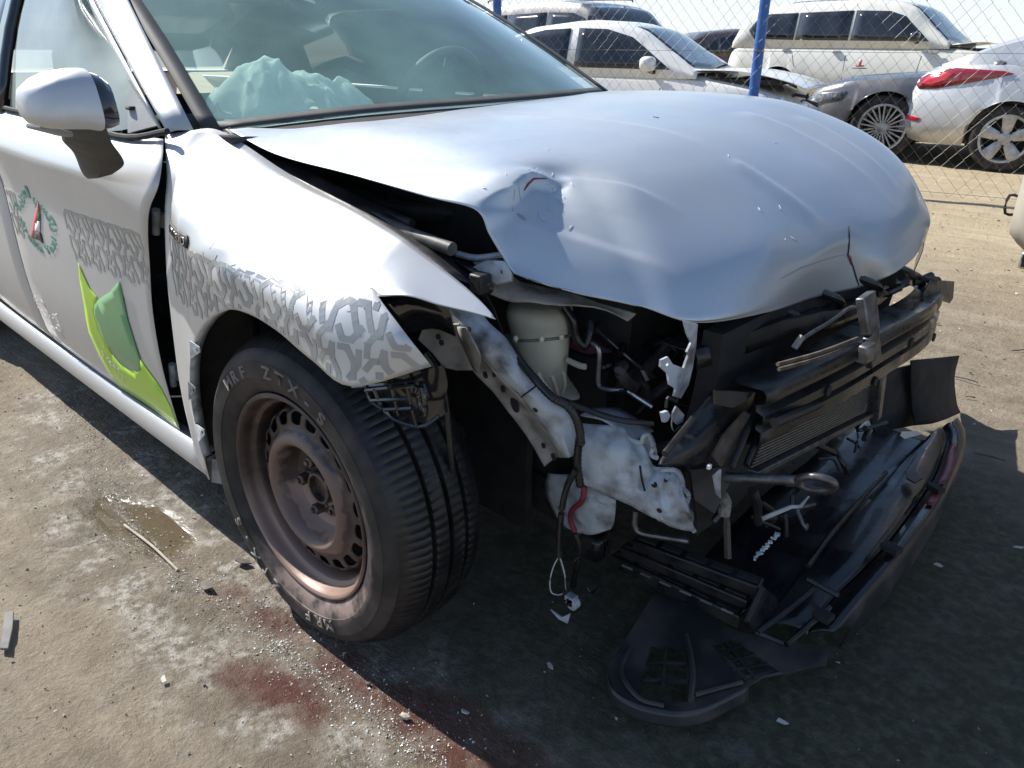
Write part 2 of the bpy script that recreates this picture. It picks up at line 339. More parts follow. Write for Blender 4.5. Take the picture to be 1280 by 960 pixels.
# ================================================================== GROUND
def axis_lines(lo, hi, step, far):
    l = [lo + (hi-lo)*i/round((hi-lo)/step) for i in range(round((hi-lo)/step)+1)]
    g, s = [], step
    a, b = lo, hi; A, B = [], []
    while b < far: s *= 1.22; b += s; B.append(b); a -= s; A.append(a)
    return A[::-1] + l + B
gx = axis_lines(-3.0, 1.9, .024, 900); gy = axis_lines(-2.1, 3.2, .026, 900)
FLOW = [V(p) for p in ((-1.609, -0.809, 0.000), (-1.014, -0.928, 0.000), (-0.712, -0.983, 0.000), (-0.368, -0.996, 0.000), (-0.085, -0.964, 0.000), (0.092, -0.952, 0.000), (0.274, -0.943, 0.000), (0.447, -0.921, 0.000))]
def dseg(p, pts):
    best = 9
    for a, b in zip(pts, pts[1:]):
        d = b - a; t = max(0, min(1, (p-a).dot(d)/d.length_squared)); best = min(best, (p - (a + d*t)).length)
    return best
def ell(p, c, rx, ry, ang=0):
    d = p - V(c); ca, sa = math.cos(ang), math.sin(ang)
    return math.hypot((d.x*ca + d.y*sa)/rx, (-d.x*sa + d.y*ca)/ry)
def sm(a, b, x):
    t = max(0, min(1, (x-a)/(b-a))); return t*t*(3-2*t)
WETZ = (-1.088, -0.865, 0.000); RED0 = (0.075, -1.028, 0.000); PUD = (-0.680, -0.961, 0.000); RED1 = (-0.094, -0.921, 0.000); RED2 = (0.073, -1.030, 0.000); RED3 = (0.446, -0.863, 0.000)
me = bpy.data.meshes.new('ground'); vs, fs = [], []
att = {k: [] for k in ('wet', 'red', 'salt', 'puddle', 'oil_shade')}
for x in gx:
    for y in gy:
        p = V((x, y, 0)); near = -3.1 < x < 2.0 and -2.2 < y < 3.3
        z = .010*nz(p, 1.3) + .006*nz(p, 6, 1)
        wet = red = salt = pud = oil_shade = 0
        if near:
            w1 = nz(p, 5, 2)*.16; w2 = nz(p, 14, 3)*.09
            z = z*.55 + .003*nz(p, 24, 4) + .0025*abs(nz(p, 50, 9))
            d = dseg(p, FLOW) + w1*.35 + w2*.4
            wet = max(1 - sm(.10, .30, d), 1 - sm(.85, 1.1, ell(p, WETZ, .62, .16, .03) + w1*1.6 + w2*1.5))
            salt = (1 - sm(.02, .16, abs(d-.13))) * sm(-.25, .25, nz(p, 9, 5))
            e = ell(p, PUD, .26, .105, .15) + w1*1.6 + w2
            pud = 1 - sm(.55, 1.05, e); z += (-.006 - z)*(1 - sm(.9, 1.35, e))
            red = max(1.6*(1 - sm(.75, 1.05, ell(p, RED0, .075, .030, .2) + w1*.8 + w2)), 1 - sm(.4, 1.1, ell(p, RED1, .20, .065, .2) + w1*2.5 + w2*2), 1 - sm(.4, 1.1, ell(p, RED2, .20, .06, .3) + w1*2.5 + w2*2),
                      1 - sm(.5, 1.1, ell(p, RED3, .52, .09, .13) + w1*2.2 + w2*2))
            oil_shade = 1 - sm(.55, 1.15, ell(p, (.75, .0, 0), 1.0, 1.05) + w1*1.2 + w2)
            oil_shade *= sm(-.90, -.78, y + w1*.3)  # oily ground, also darkened for the car's shade and cut at its edge
        z -= .004
        if y > 8: z += .15*sm(8.6, 11.5, y - .25*x - .6)*(1 - sm(20, 60, math.hypot(x, y)))
        vs.append((x, y, z))
        for k, v in zip(att, (wet, red, salt, pud, oil_shade)): att[k].append(v)
ny = len(gy)
for i in range(len(gx)-1):
    for j in range(ny-1): fs.append((i*ny+j, (i+1)*ny+j, (i+1)*ny+j+1, i*ny+j+1))
me.from_pydata(vs, [], fs); me.polygons.foreach_set('use_smooth', [True]*len(fs))
for k in att: a = me.attributes.new(k, 'FLOAT', 'POINT'); a.data.foreach_set('value', att[k])
ground = bpy.data.objects.new('ground', me); COL.objects.link(ground); tag(ground, kind='structure')
m, t, p = new_mat('packed_sandy_ground'); N = t.nodes.new; L = t.links.new
geo = N('ShaderNodeNewGeometry')
def tn(scale, detail=8, rough=.6, vec=None, dist=0):
    n = N('ShaderNodeTexNoise'); n.inputs['Scale'].default_value = scale; n.inputs['Detail'].default_value = detail; n.inputs['Roughness'].default_value = rough; n.inputs['Distortion'].default_value = dist
    L(vec or geo.outputs['Position'], n.inputs['Vector']); return n.outputs[0]
def mrg(x, a, b, c=0, d=1):
    n = N('ShaderNodeMapRange'); n.inputs[1].default_value = a; n.inputs[2].default_value = b; n.inputs[3].default_value = c; n.inputs[4].default_value = d; L(x, n.inputs[0]); return n.outputs[0]
def mixc(f, a, b):
    n = N('ShaderNodeMix'); n.data_type = 'RGBA'; L(f, n.inputs[0])
    for s, i in ((a, 6), (b, 7)):
        if isinstance(s, tuple): n.inputs[i].default_value = rgb(s)
        else: L(s, n.inputs[i])
    return n.outputs[2]
def mth(op, a, b):
    n = N('ShaderNodeMath'); n.operation = op; n.use_clamp = False
    for s, i in ((a, 0), (b, 1)):
        if isinstance(s, (int, float)): n.inputs[i].default_value = s
        else: L(s, n.inputs[i])
    return n.outputs[0]
def at(k): n = N('ShaderNodeAttribute'); n.attribute_name = k; return n.outputs['Fac']
mp = N('ShaderNodeMapping'); mp.inputs['Scale'].default_value = (.35, 1.6, 1); mp.inputs['Rotation'].default_value = (0, 0, R(-12)); L(geo.outputs['Position'], mp.inputs[0])
big = tn(.9, 7); mid = tn(5.5, 8, .65); fine = tn(60, 6, .7); streak = tn(3.2, 9, .7, mp.outputs[0], 1.0)
base = mixc(mrg(mid, .35, .68), (.185, .148, .105), (.315, .262, .19))
base = mixc(mrg(big, .4, .7, 0, .6), base, (.175, .145, .105))
base = mixc(mrg(streak, .45, .72, 0, .75), base, (.40, .345, .265))
base = mixc(mrg(streak, .64, .74, 0, .8), base, (.66, .62, .54))
base = mixc(mrg(fine, .3, .7, .35, 0), base, (.13, .105, .08))
sep = N('ShaderNodeSeparateXYZ'); L(geo.outputs['Position'], sep.inputs[0])
base = mixc(mrg(sep.outputs[1], 2.2, 4.5, 0, .65), base, mixc(mrg(streak, .35, .7), (.42, .335, .205), (.58, .475, .31)))
n1 = tn(38, 6, .7); n2 = tn(16, 6, .7)
wet = mth('MULTIPLY', at('wet'), mrg(n2, .25, .6)); base = mixc(mth('MULTIPLY', wet, .86), base, (.105, .080, .051))
salt = mth('MULTIPLY', at('salt'), mrg(n1, .42, .62)); base = mixc(mth('MULTIPLY', salt, .7), base, (.52, .50, .455))
oil_shade = mth('MULTIPLY', at('oil_shade'), mrg(n2, .2, .5, .55, 1)); base = mixc(mth('MULTIPLY', oil_shade, .93), base, mixc(mrg(n1, .45, .72), (.034, .038, .018), (.135, .135, .085)))  # oil stain colour deepened to carry the car's shadow
oilp = mth('MULTIPLY', at('oil_shade'), mrg(tn(7, 8, .7), .58, .70, 0, .4)); base = mixc(oilp, base, (.20, .205, .20))
red = mth('MULTIPLY', at('red'), mrg(n2, .25, .55, .35, 1)); base = mixc(mth('MULTIPLY', red, .95), base, (.085, .024, .013))
pud = at('puddle'); base = mixc(mth('MULTIPLY', pud, mrg(tn(9, 6, .7), .2, .55, .6, 1)), base, (.098, .076, .046))
L(base, p.inputs['Base Color'])
rg = mth('SUBTRACT', .92, mth('MULTIPLY', wet, .35)); rg = mth('SUBTRACT', rg, mth('MULTIPLY', pud, .8)); rg = mth('SUBTRACT', rg, mth('MULTIPLY', oil_shade, .28)); rg = mth('SUBTRACT', rg, mth('MULTIPLY', red, .15))
L(mth('MAXIMUM', rg, .05), p.inputs['Roughness'])
h = mth('ADD', mth('MULTIPLY', tn(110, 6, .75), .5), mth('ADD', mth('MULTIPLY', tn(26, 8, .7), 1.2), mth('MULTIPLY', streak, 1.2)))
h = mth('MULTIPLY', h, mth('SUBTRACT', 1.0, pud))
b = N('ShaderNodeBump'); b.inputs['Strength'].default_value = .8; b.inputs['Distance'].default_value = .02; L(h, b.inputs['Height']); L(b.outputs[0], p.inputs['Normal'])
me.materials.append(m)
# ================================================================== THE CRASHED CAR
car = thing('crashed_sedan', 'silver sedan taxi with its whole front end torn off and crumpled bonnet', 'car')
# ---- door
rear = [(.952, -.83), (.925, -.868), (.885, -.897), (.862, -.904), (.825, -.897), (.745, -.885), (.62, -.885), (.45, -.882), (.30, -.864), (.250, -.85)]
front_col = [(-0.547, -0.810, 0.955), (-0.482, -0.845, 0.929), (-0.459, -0.873, 0.875), (-0.495, -0.885, 0.823), (-0.536, -0.881, 0.765), (-0.580, -0.872, 0.688), (-0.613, -0.872, 0.567), (-0.622, -0.870, 0.422), (-0.621, -0.858, 0.272), (-0.638, -0.846, 0.221)]
rows = []
for (z, y), f in zip(rear, front_col):
    rows.append([f, V(f).lerp(V((-.80, y, z)), .5), (-.80, y, z), (-1.12, y-.006, z+.004), (-1.52, y-.004, z+.012)])
door = surf('front_door', rows, 'silver', car, su=5, sv=4)
door_b = bvh_of(door)
# rear door and the rest of the flank
rows = [[(-1.53, y-.004, z+.012), (-1.9, y, z+.015), (-2.45, y+.01, z+.03)] for (z, y) in rear]
surf('rear_door', rows, 'silver', car, su=3, sv=3)
# ---- sill
prof = [(-.835, .249), (-.862, .246), (-.869, .238), (-.874, .194), (-.867, .182), (-.835, .164), (-.77, .150)]
surf('sill', [[(-2.35, y, z+.012), (-1.4, y, z+.004), (-.80, y, z), (-.462, y, z)] for y, z in prof], 'silver', car, su=1, sv=4, linu=True)
plate('sill_end_cap', [(-.463, -.868, .236), (-.463, -.77, .245), (-.463, -.77, .150), (-.463, -.834, .165), (-.463, -.872, .19)], 'primer_dirty', car, .004, normal=(1, 0, 0))
plate('jacking_bracket', [(-.45, -.86, .235), (-.36, -.80, .225), (-.35, -.80, .185), (-.40, -.83, .165), (-.45, -.87, .175)], 'primer_dirty', car, .004)
# ---- pillar behind the open gap, door hinges
plate('hinge_pillar', [(-.62, -.79, .90), (-.40, -.74, .86), (-.38, -.75, .55), (-.40, -.78, .19), (-.62, -.79, .19)], 'blackmatt', car, .01)
for q in (((-0.589, -0.838, 0.779), (-0.578, -0.838, 0.805), (-0.601, -0.838, 0.748)), ((-0.649, -0.838, 0.388), (-0.642, -0.838, 0.418), (-0.656, -0.838, 0.356))):
    h = tube('door_hinge', [q[1], q[2]], .009, 'primer', car, 10, 1)
    bm = bmesh.new(); add_box(bm, V(q[0]) + V((.01, .03, 0)), (.03, .05, .03)); link('hinge_plate', bm, 'primer_dirty', h)
# ---- fender
FS = (0, .07, .17, .32, .55, .80, 1)
def fcol(t, l):
    t, l = V(t), V(l); out = []
    for s in FS:
        q = t.lerp(l, s); h = min(1, max(0, (t.z - q.z)/.11))
        q.y = t.y + (l.y - t.y)*(1 - (1-h)**2.5); out.append(q)
    return out
c0 = [V(q) for q in ((-0.567, -0.795, 0.961), (-0.509, -0.825, 0.936), (-0.460, -0.852, 0.889), (-0.466, -0.868, 0.807), (-0.502, -0.872, 0.639), (-0.526, -0.873, 0.410), (-0.501, -0.876, 0.238))]
tl = [((-0.290, -0.700, 0.916), (-0.397, -0.905, 0.440)), ((-0.201, -0.702, 0.897), (-0.323, -0.918, 0.558)), ((-0.127, -0.705, 0.883), (-0.229, -0.924, 0.642)),
      ((-0.055, -0.708, 0.873), (-0.128, -0.926, 0.695)), ((0.005, -0.711, 0.863), (-0.050, -0.926, 0.708)), ((0.061, -0.715, 0.853), (0.046, -0.926, 0.701)),
      ((0.103, -0.718, 0.846), (0.149, -0.923, 0.671)), ((0.131, -0.720, 0.841), (0.240, -0.915, 0.652))]
cols = [fcol(*q) for q in tl]
mids = []
for f, tp, lp in ((.25, (-0.516, -0.762, 0.971), (-0.454, -0.872, 0.180)), (.5, (-0.502, -0.720, 0.974), (-0.459, -0.876, 0.241)), (.76, (-0.449, -0.700, 0.958), (-0.450, -0.884, 0.305))):
    r = [a.lerp(b_, f) for a, b_ in zip(c0, cols[0])]; r[0] = V(tp); r[-1] = V(lp); r[1] = r[0].lerp(r[2], .42) + V((0, -.012, .004)); mids.append(r)
mids[0][2].y += .008; mids[1][2].y -= .003; mids[0][3].y += .004
cols = [c0] + mids + cols
def edge_col(t, l, n=4, pw=1.7):
    t, l = V(t), V(l); return [V((t.x + (l.x-t.x)*k/(n-1), l.y + (t.y-l.y)*(1-k/(n-1))**pw, t.z + (l.z-t.z)*k/(n-1))) for k in range(n)]
nose = edge_col((0.147, -0.722, 0.838), (0.259, -0.868, 0.792), 5, 2.0) + [V(q) for q in ((0.326, -0.868, 0.745), (0.345, -0.840, 0.695))]
cols.append(nose)
tl = [(None, q[-1]) for q in [c0] + mids] + tl
bm = bmesh.new(); add_grid(bm, surf_pts(cols, 5, 5))
tip = [nose[:5], edge_col((0.209, -0.725, 0.818), (0.306, -0.848, 0.799), 5, 2.0), edge_col((0.289, -0.732, 0.796), (0.338, -0.815, 0.785), 5, 2.0), edge_col((0.354, -0.742, 0.776), (0.371, -0.778, 0.772), 5, 2.0), edge_col((0.386, -0.748, 0.763), (0.397, -0.754, 0.762), 5)]
add_grid(bm, surf_pts(tip, 5, 5))
bmesh.ops.remove_doubles(bm, verts=bm.verts, dist=.001)
for v in bm.verts: v.co.y += .0012*nz(v.co, 7, 3)
fender = link('front_fender', bm, 'silver', car, solid=.0015, offset=0)
fender_b = bvh_of(fender)
# inward flange round the wheel arch
lip = [V(q[1]) for q in tl[2:]]
bm = bmesh.new(); add_grid(bm, surf_pts([lip, [q + V((0, .022, .002)) for q in lip]], 1, 5, True)); link('arch_flange', bm, 'primer', fender, solid=.001)
for q in ((248,437), ):
    pass
tabs = [[(-0.311, -0.922, 0.588), (-0.276, -0.920, 0.582), (-0.276, -0.920, 0.571), (-0.323, -0.922, 0.543)], [(-0.363, -0.918, 0.481), (-0.338, -0.916, 0.472), (-0.337, -0.916, 0.463), (-0.379, -0.917, 0.431)], [(-0.453, -0.885, 0.340), (-0.362, -0.902, 0.359), (-0.362, -0.902, 0.347), (-0.407, -0.900, 0.312)]]
for q in tabs:
    c = (V(q[1]) + V(q[2]))/2*.75 + (V(q[0]) + V(q[3]))/2*.25
    plate('fixing_tab', q, 'primer', fender, .002, holes=[circle(c, .0045, (1, 0, 0), (0, 0, 1), 8)], normal=(0, -1, 0))
# HYBRID badge on the fender
badge_o = V((-.405, -.88, .797)); badge_d = V((1, 0, -.03)).normalized(); badge_u = V((.03, 0, 1)).normalized()
me = text_mesh('HYBRID', .030, .0016); bm = bmesh.new(); bm.from_mesh(me); bpy.data.meshes.remove(me)
wmax = max(v.co.x for v in bm.verts); Lb = .128; sx = Lb/wmax
for v in bm.verts:
    q = badge_o + badge_d*(v.co.x*sx) + badge_u*(v.co.y*.72 - .006); hgt = v.co.z
    h = fender_b.ray_cast(q - V((0, 1, 0)), V((0, 1, 0)))
    yy = h[0].y if h[0] is not None else -.925
    v.co = V((q.x, yy - .0055 - hgt, q.z))
link('badge_letters', bm, 'chrome', fender, smooth=False)
pts = [badge_o + badge_d*a + badge_u*b_ for a, b_ in ((-.010, -.010), (.06, -.010), (.132, -.010), (.140, .003), (.132, .014), (.06, .014), (-.010, .014))]
bd = decal('badge_plate', [pts], 'blackdusty', fender, fender_b, off=.003, thick=.003)
# interlaced grey pattern printed on fender and door: bent strokes on a triangular grid
def strokes(poly, W, flip=1):
    """poly: list of 2D points -> ribbon outline"""
    out_l, out_r = [], []
    for i, q in enumerate(poly):
        a = poly[max(i-1, 0)]; b_ = poly[min(i+1, len(poly)-1)]; d = (b_-a).normalized(); n = V((-d.y, d.x))
        if 0 < i < len(poly)-1:
            d1 = (q-a).normalized(); k = 1/max(.5, n.dot(V((-d1.y, d1.x))))
        else: k = 1
        out_l.append(q + n*W*k); out_r.append(q - n*W*k)
    return out_l + out_r[::-1]
def pattern(name, org, du, dv, nu, unit, mat_, parent, bvh, clip=None):
    """du runs along the band, dv up it; each repeat holds nine bent strokes"""
    org, du, dv = V(org), V(du), V(dv)
    T = [[(.02, .62), (.02, .90), (.20, 1.0), (.34, .98), (.62, .60)], [(.40, 1.0), (.62, 1.0), (.84, .70)], [(.74, 1.0), (1.0, .98), (1.0, .74), (.80, .54), (.80, .36)],
         [(.16, .72), (.30, .56), (.48, .56), (.66, .74)], [(.10, .50), (.10, .28), (.26, .10), (.26, -.02)], [(.22, .46), (.40, .46), (.56, .28), (.56, .06)],
         [(.64, .46), (.64, .26), (.46, .06)], [(.76, .20), (.90, .34), (1.04, .34), (1.12, .5)], [(.70, .10), (.84, -.02), (1.0, .02), (1.0, .2)]]
    for k in range(nu):
        for st in T:
            # resample for the curved surface
            pl = [V((a, b_)) for a, b_ in st]; rs = []
            for a, b_ in zip(pl, pl[1:]):
                n = 4
                rs += [a.lerp(b_, i/n) for i in range(n)]
            rs.append(pl[-1]); W_ = .055
            hgt = dv.length; rs = [V((q.x*unit, q.y*hgt)) for q in rs]
            o = strokes(rs, .0052); n = len(rs); vv = []
            for q in o: vv.append(org + du*(q.x + k*unit) + dv*(q.y/hgt))
            bm = bmesh.new(); bv = [bm.verts.new(w) for w in vv]
            for i in range(n-1): bm.faces.new((bv[i], bv[i+1], bv[2*n-2-i], bv[2*n-1-i]))
            press(bm, bvh, (0, 1, 0), .0013)
            for v in [v for v in bm.verts if not v.tag]: bm.verts.remove(v)
            if bm.faces: link(name, bm, mat_, parent, solid=.0003, smooth=False)
            else: bm.free()
pattern('printed_stroke', V((-.44, -.92, .655)), V((1, 0, .0)), V((0, 0, .125)), 9, .090, 'hexgrey', fender, fender_b)
A = V((-1.051, -0.885, 0.614)); B = V((-0.601, -0.885, 0.626)); T_ = V((-1.024, -0.885, 0.736))
pattern('printed_stroke', V((-1.03, -.885, .625)), V((1, 0, .01)), V((0, 0, .125)), 5, .088, 'hexgrey', door, door_b)
pattern('printed_stroke', V((-1.87, -.885, .613)), V((1, 0, .01)), V((0, 0, .125)), 5, .088, 'hexgrey', door, door_b)
# leaf shaped vinyl on the door
lime = [(-0.996, -0.885, 0.617), (-0.981, -0.885, 0.594), (-0.954, -0.885, 0.557), (-0.912, -0.885, 0.539), (-0.943, -0.885, 0.516), (-0.960, -0.885, 0.490), (-0.955, -0.885, 0.452), (-0.935, -0.885, 0.412),
        (-0.929, -0.885, 0.382), (-0.880, -0.885, 0.361), (-0.817, -0.885, 0.359), (-0.739, -0.880, 0.421), (-0.658, -0.876, 0.360), (-0.616, -0.866, 0.294), (-0.627, -0.860, 0.256), (-0.775, -0.864, 0.256), (-0.992, -0.872, 0.253), (-1.034, -0.880, 0.325), (-1.055, -0.880, 0.409), (-1.025, -0.885, 0.497), (-1.015, -0.885, 0.566)]
leafp = [(-0.748, -0.885, 0.617), (-0.812, -0.885, 0.579), (-0.911, -0.885, 0.535), (-0.945, -0.885, 0.513), (-0.961, -0.885, 0.487), (-0.953, -0.885, 0.450), (-0.948, -0.885, 0.417), (-0.908, -0.885, 0.385), (-0.852, -0.885, 0.365), (-0.778, -0.885, 0.368), (-0.750, -0.885, 0.381), (-0.730, -0.885, 0.420), (-0.737, -0.885, 0.469), (-0.746, -0.885, 0.519), (-0.746, -0.885, 0.570)]
decal('leaf_sticker', [lime], 'lime', door, door_b, off=.0022)
decal('leaf_sticker', [leafp], 'leaf', door, door_b, off=.0032)
# roundel: Arabic and Latin lettering round a little flag
RC = V((-1.280, -0.885, 0.682)); 
RX, RZ = .150, .083
RX = abs((V((-1.156, -0.885, 0.628)) - V((-1.462, -0.885, 0.691))).x)*.5*1.0
RZ = abs((V((-1.323, -0.885, 0.763)) - V((-1.225, -0.885, 0.589))).z)*.5
def arc_glyphs(chars, size, a_start, sgn, rad, name, span, gap=.003, inner=False):
    """lay glyphs round the roundel; sgn +1 = anticlockwise seen from outside"""
    a = a_start; tot = 0
    for ch in chars:
        if ch == ' ': continue
        me = text_mesh(ch, size, 0, .0016); xs_ = [v.co.x for v in me.vertices]; bpy.data.meshes.remove(me)
        if xs_: tot += max(xs_) - min(xs_)
    squeeze = (span*rad - gap*len(chars.replace(' ', '') if isinstance(chars, str) else [c for c in chars if c != ' ']) - .16*rad*sum(1 for c in chars if c == ' '))/max(tot, .001)
    for ch in chars:
        if ch == ' ': a += sgn*.16; continue
        me = text_mesh(ch, size, 0, .0016); bm = bmesh.new(); bm.from_mesh(me); bpy.data.meshes.remove(me)
        if not bm.verts: bm.free(); a += sgn*.2; continue
        x0 = min(v.co.x for v in bm.verts); x1 = max(v.co.x for v in bm.verts); w = (x1-x0)*squeeze + gap
        da = w/rad
        ac = a + sgn*da/2
        bmesh.ops.subdivide_edges(bm, edges=[e for e in bm.edges if e.calc_length() > .02], cuts=1)
        for v in bm.verts:
            u = (v.co.x - (x0+x1)/2)*squeeze; h = v.co.y
            if inner: th = ac + u/rad; rr = rad - h          # letters whose tops point to the centre
            else: th = ac - u/rad; rr = rad + h
            v.co = V((RC.x + RX/.105*rr*math.cos(th), -.885, RC.z + RZ/.105*rr*math.sin(th)))
        press(bm, door_b, (0, 1, 0), .0025)
        link(name, bm, 'teal', door, smooth=False)
        a += sgn*da
arc_glyphs('Arabia Taxi', .036, R(186), 1, .105, 'roundel_letter', R(158), .0045, True)
arc_glyphs([chr(c) for c in (0xFE97, 0xFE8E, 0xFEDB, 0xFEB4, 0xFEF2)] + [' '] + [chr(c) for c in (0xFE8D, 0xFEDF, 0xFECC, 0xFEAE, 0xFE91, 0xFEF4, 0xFE94)], .054, R(-6), 1, .080, 'roundel_letter', R(176), 0)
def rq(l): return [(-1.530, -0.885, 0.804) if False else p_ for p_ in l]
def rz_(x, y): return None
F = lambda l: l
decal('flag_emblem', [[(-1.213, -0.885, 0.745), (-1.208, -0.885, 0.734), (-1.268, -0.885, 0.679), (-1.324, -0.885, 0.627), (-1.359, -0.885, 0.626), (-1.295, -0.885, 0.684)]], 'decalred', door, door_b, off=.003, cuts=1)
decal('flag_emblem', [[(-1.209, -0.885, 0.732), (-1.234, -0.885, 0.691), (-1.272, -0.885, 0.688)]], 'decalgreen', door, door_b, off=.003, cuts=1)
decal('flag_emblem', [[(-1.273, -0.885, 0.687), (-1.235, -0.885, 0.690), (-1.256, -0.885, 0.659), (-1.301, -0.885, 0.655)]], 'decalwhite', door, door_b, off=.003, cuts=1)
decal('flag_emblem', [[(-1.302, -0.885, 0.654), (-1.257, -0.885, 0.657), (-1.252, -0.885, 0.646), (-1.253, -0.885, 0.625), (-1.282, -0.885, 0.631), (-1.324, -0.885, 0.627)]], 'decalblack', door, door_b, off=.003, cuts=1)
# pale scuffs on the lower door
sc = []
for k in range(90):
    cx, cy = random.gauss(0, 1), random.gauss(0, 1)
    o = V((-1.641, -0.885, 0.382)) + (V((-1.312, -0.885, 0.358)) - V((-1.641, -0.885, 0.382)))*random.uniform(-.75, 1.0) + V((0, 0, random.gauss(0, .022)))
    a = random.uniform(-.9, .5); l = random.uniform(.004, .026); w = random.uniform(.0007, .003)
    d = V((math.cos(a), 0, math.sin(a))); n = V((-d.z, 0, d.x)); sc.append([o - d*l, o + n*w, o + d*l, o - n*w*random.uniform(.3, 1)])
for k in range(30):
    o = V((-0.956, -0.900, 0.340)) + V((random.gauss(0, .035), 0, random.gauss(0, .02)))
    a = random.uniform(.3, 1.4); l = random.uniform(.004, .02); w = random.uniform(.0007, .002)
    d = V((math.cos(a), 0, math.sin(a))); n = V((-d.z, 0, d.x)); sc.append([o - d*l, o + n*w, o + d*l, o - n*w])
tag(decal('paint_scuffs', sc, 'scuff', door, door_b, off=.0028, cuts=1), kind='stuff')
# ---- glasshouse
Ab, At = V((-.545, -.745, .966)), V((-1.32, -.575, 1.375))         # windscreen edge line, near side
Fb, Ft = V((-.525, .70, 1.0)), V((-1.30, .575, 1.40))
wbot = [V((-.515, -.695, .968)), V((-.40, -.40, .995)), V((-.335, 0, 1.008)), V((-.38, .36, 1.012)), V((-.52, .70, 1.008))]
wtop = [V((-1.30, -.565, 1.375)), V((-1.22, -.3, 1.425)), V((-1.19, 0, 1.44)), V((-1.22, .3, 1.43)), V((-1.30, .565, 1.39))]
def wmid(f, bul): return [a.lerp(b_, f) + V((.0, 0, bul)) for a, b_ in zip(wbot, wtop)]
wrows = [wbot, wmid(.33, .018), wmid(.66, .018), wtop]
bm = bmesh.new(); add_grid(bm, surf_pts(wrows, 6, 6)); screen = link('windscreen', bm, 'wind', car)
scr_pts = surf_pts(wrows, 6, 6)
n = V((.5, 0, .87))
low = [q + n*.003 for q in scr_pts[0]]; low2 = [a.lerp(b_, .55) + n*.003 for a, b_ in zip(scr_pts[0], scr_pts[1])]
bm = bmesh.new(); add_grid(bm, [low, low2]); link('windscreen_frit', bm, 'dash', screen, solid=.001)
for s_, nm in ((0, -1), (-1, 1)):
    a = [r[s_] + n*.004 for r in scr_pts]; b_ = [r[s_] + V((-.012, nm*.036, .004)) for r in scr_pts]
    bm = bmesh.new(); add_grid(bm, [a, b_]); link('windscreen_moulding', bm, 'dash', screen, solid=.004)
surf('cowl_trim', [[V(q) + V((.0, 0, -.004)) for q in wbot], [V(q) + V((.10, 0, -.035)) for q in wbot]], 'blackmatt', car, 1, 4)
# pillar, door frame, roof
def lerp_line(a, b_, t): return V(a) + (V(b_)-V(a))*t
pil_f0, pil_f1 = V((-0.516, -0.755, 0.972)), V((-0.982, -0.655, 1.242)); pil_b0, pil_b1 = V((-0.545, -0.800, 0.968)), V((-1.142, -0.675, 1.246))
def ext_(a, b_, k): return a + (b_-a)*k
pr_ = []
for k in (0, .5, 1, 1.45):
    f_, b_ = ext_(pil_f0, pil_f1, k), ext_(pil_b0, pil_b1, k)
    pr_.append([f_, f_.lerp(b_, .5) + V((0, -.006, .004)), b_])
surf('front_pillar', pr_, 'silver', car, 3, 3, .004)
df0, df1 = V((-0.556, -0.805, 0.970)), V((-1.139, -0.680, 1.246)); dg0, dg1 = V((-0.588, -0.800, 0.980)), V((-1.204, -0.676, 1.248))
surf('door_frame', [[ext_(df0, df1, k), ext_(dg0, dg1, k)] for k in (0, .5, 1, 1.42)], 'silver', door, 2, 2, .006)
topa = ext_(dg0, dg1, 1.45)
# side glass follows the door frame
g0, g1 = ext_(dg0, dg1, .02), ext_(dg0, dg1, 1.42)
gp = [[g0, V((-.80, -.830, .955)), V((-1.15, -.832, .960)), V((-1.50, -.832, .966))], [g0.lerp(g1, .5), V((-1.02, -.765, 1.17)), V((-1.25, -.765, 1.175)), V((-1.50, -.765, 1.175))], [g1, V((-1.30, -.675, 1.365)), V((-1.40, -.67, 1.375)), V((-1.52, -.665, 1.38))]]
surf('door_glass', gp, 'side', door, 4, 4, 0.0)
tube('belt_strip', [(-0.509, -0.815, 0.974), (-0.662, -0.838, 0.952), (-.90, -.842, .958), (-1.5, -.842, .97)], .007, 'blackmatt', door, 8, 4)
plate('quarter_trim', [(-0.753, -0.775, 1.065), (-0.587, -0.797, 0.978), (-0.686, -0.822, 0.957)], 'trim', door, .006, normal=(0, -1, .3))
box('trim_clip', (-0.700, -0.805, 1.010), (.025, .02, .008), 'blackmatt', door)
surf('centre_pillar', [[(-1.52, -.845, .96), (-1.62, -.845, .96)], [(-1.54, -.765, 1.18), (-1.63, -.765, 1.18)], [(-1.56, -.665, 1.385), (-1.64, -.66, 1.39)]], 'blackgloss', car, 3, 1, .02)
roof = [[(-1.28, y, 1.375 + .065*(1-(y/.6)**2)) for y in (-.6, -.4, -.2, 0, .2, .4, .6)],
        [(-1.8, y*1.02, 1.39 + .07*(1-(y/.6)**2)) for y in (-.6, -.4, -.2, 0, .2, .4, .6)],
        [(-2.5, y*.98, 1.33 + .07*(1-(y/.6)**2)) for y in (-.6, -.4, -.2, 0, .2, .4, .6)],
        [(-3.25, y*.98, 1.03 + .03*(1-(y/.6)**2)) for y in (-.6, -.4, -.2, 0, .2, .4, .6)]]
surf('roof', roof, 'silver', car, 4, 2, .01)
surf('rear_glass', [[(-1.64, -.835, .965), (-2.45, -.82, .985)], [(-1.64, -.64, 1.375), (-2.3, -.60, 1.36)]], 'tint', car, 3, 3, .004)
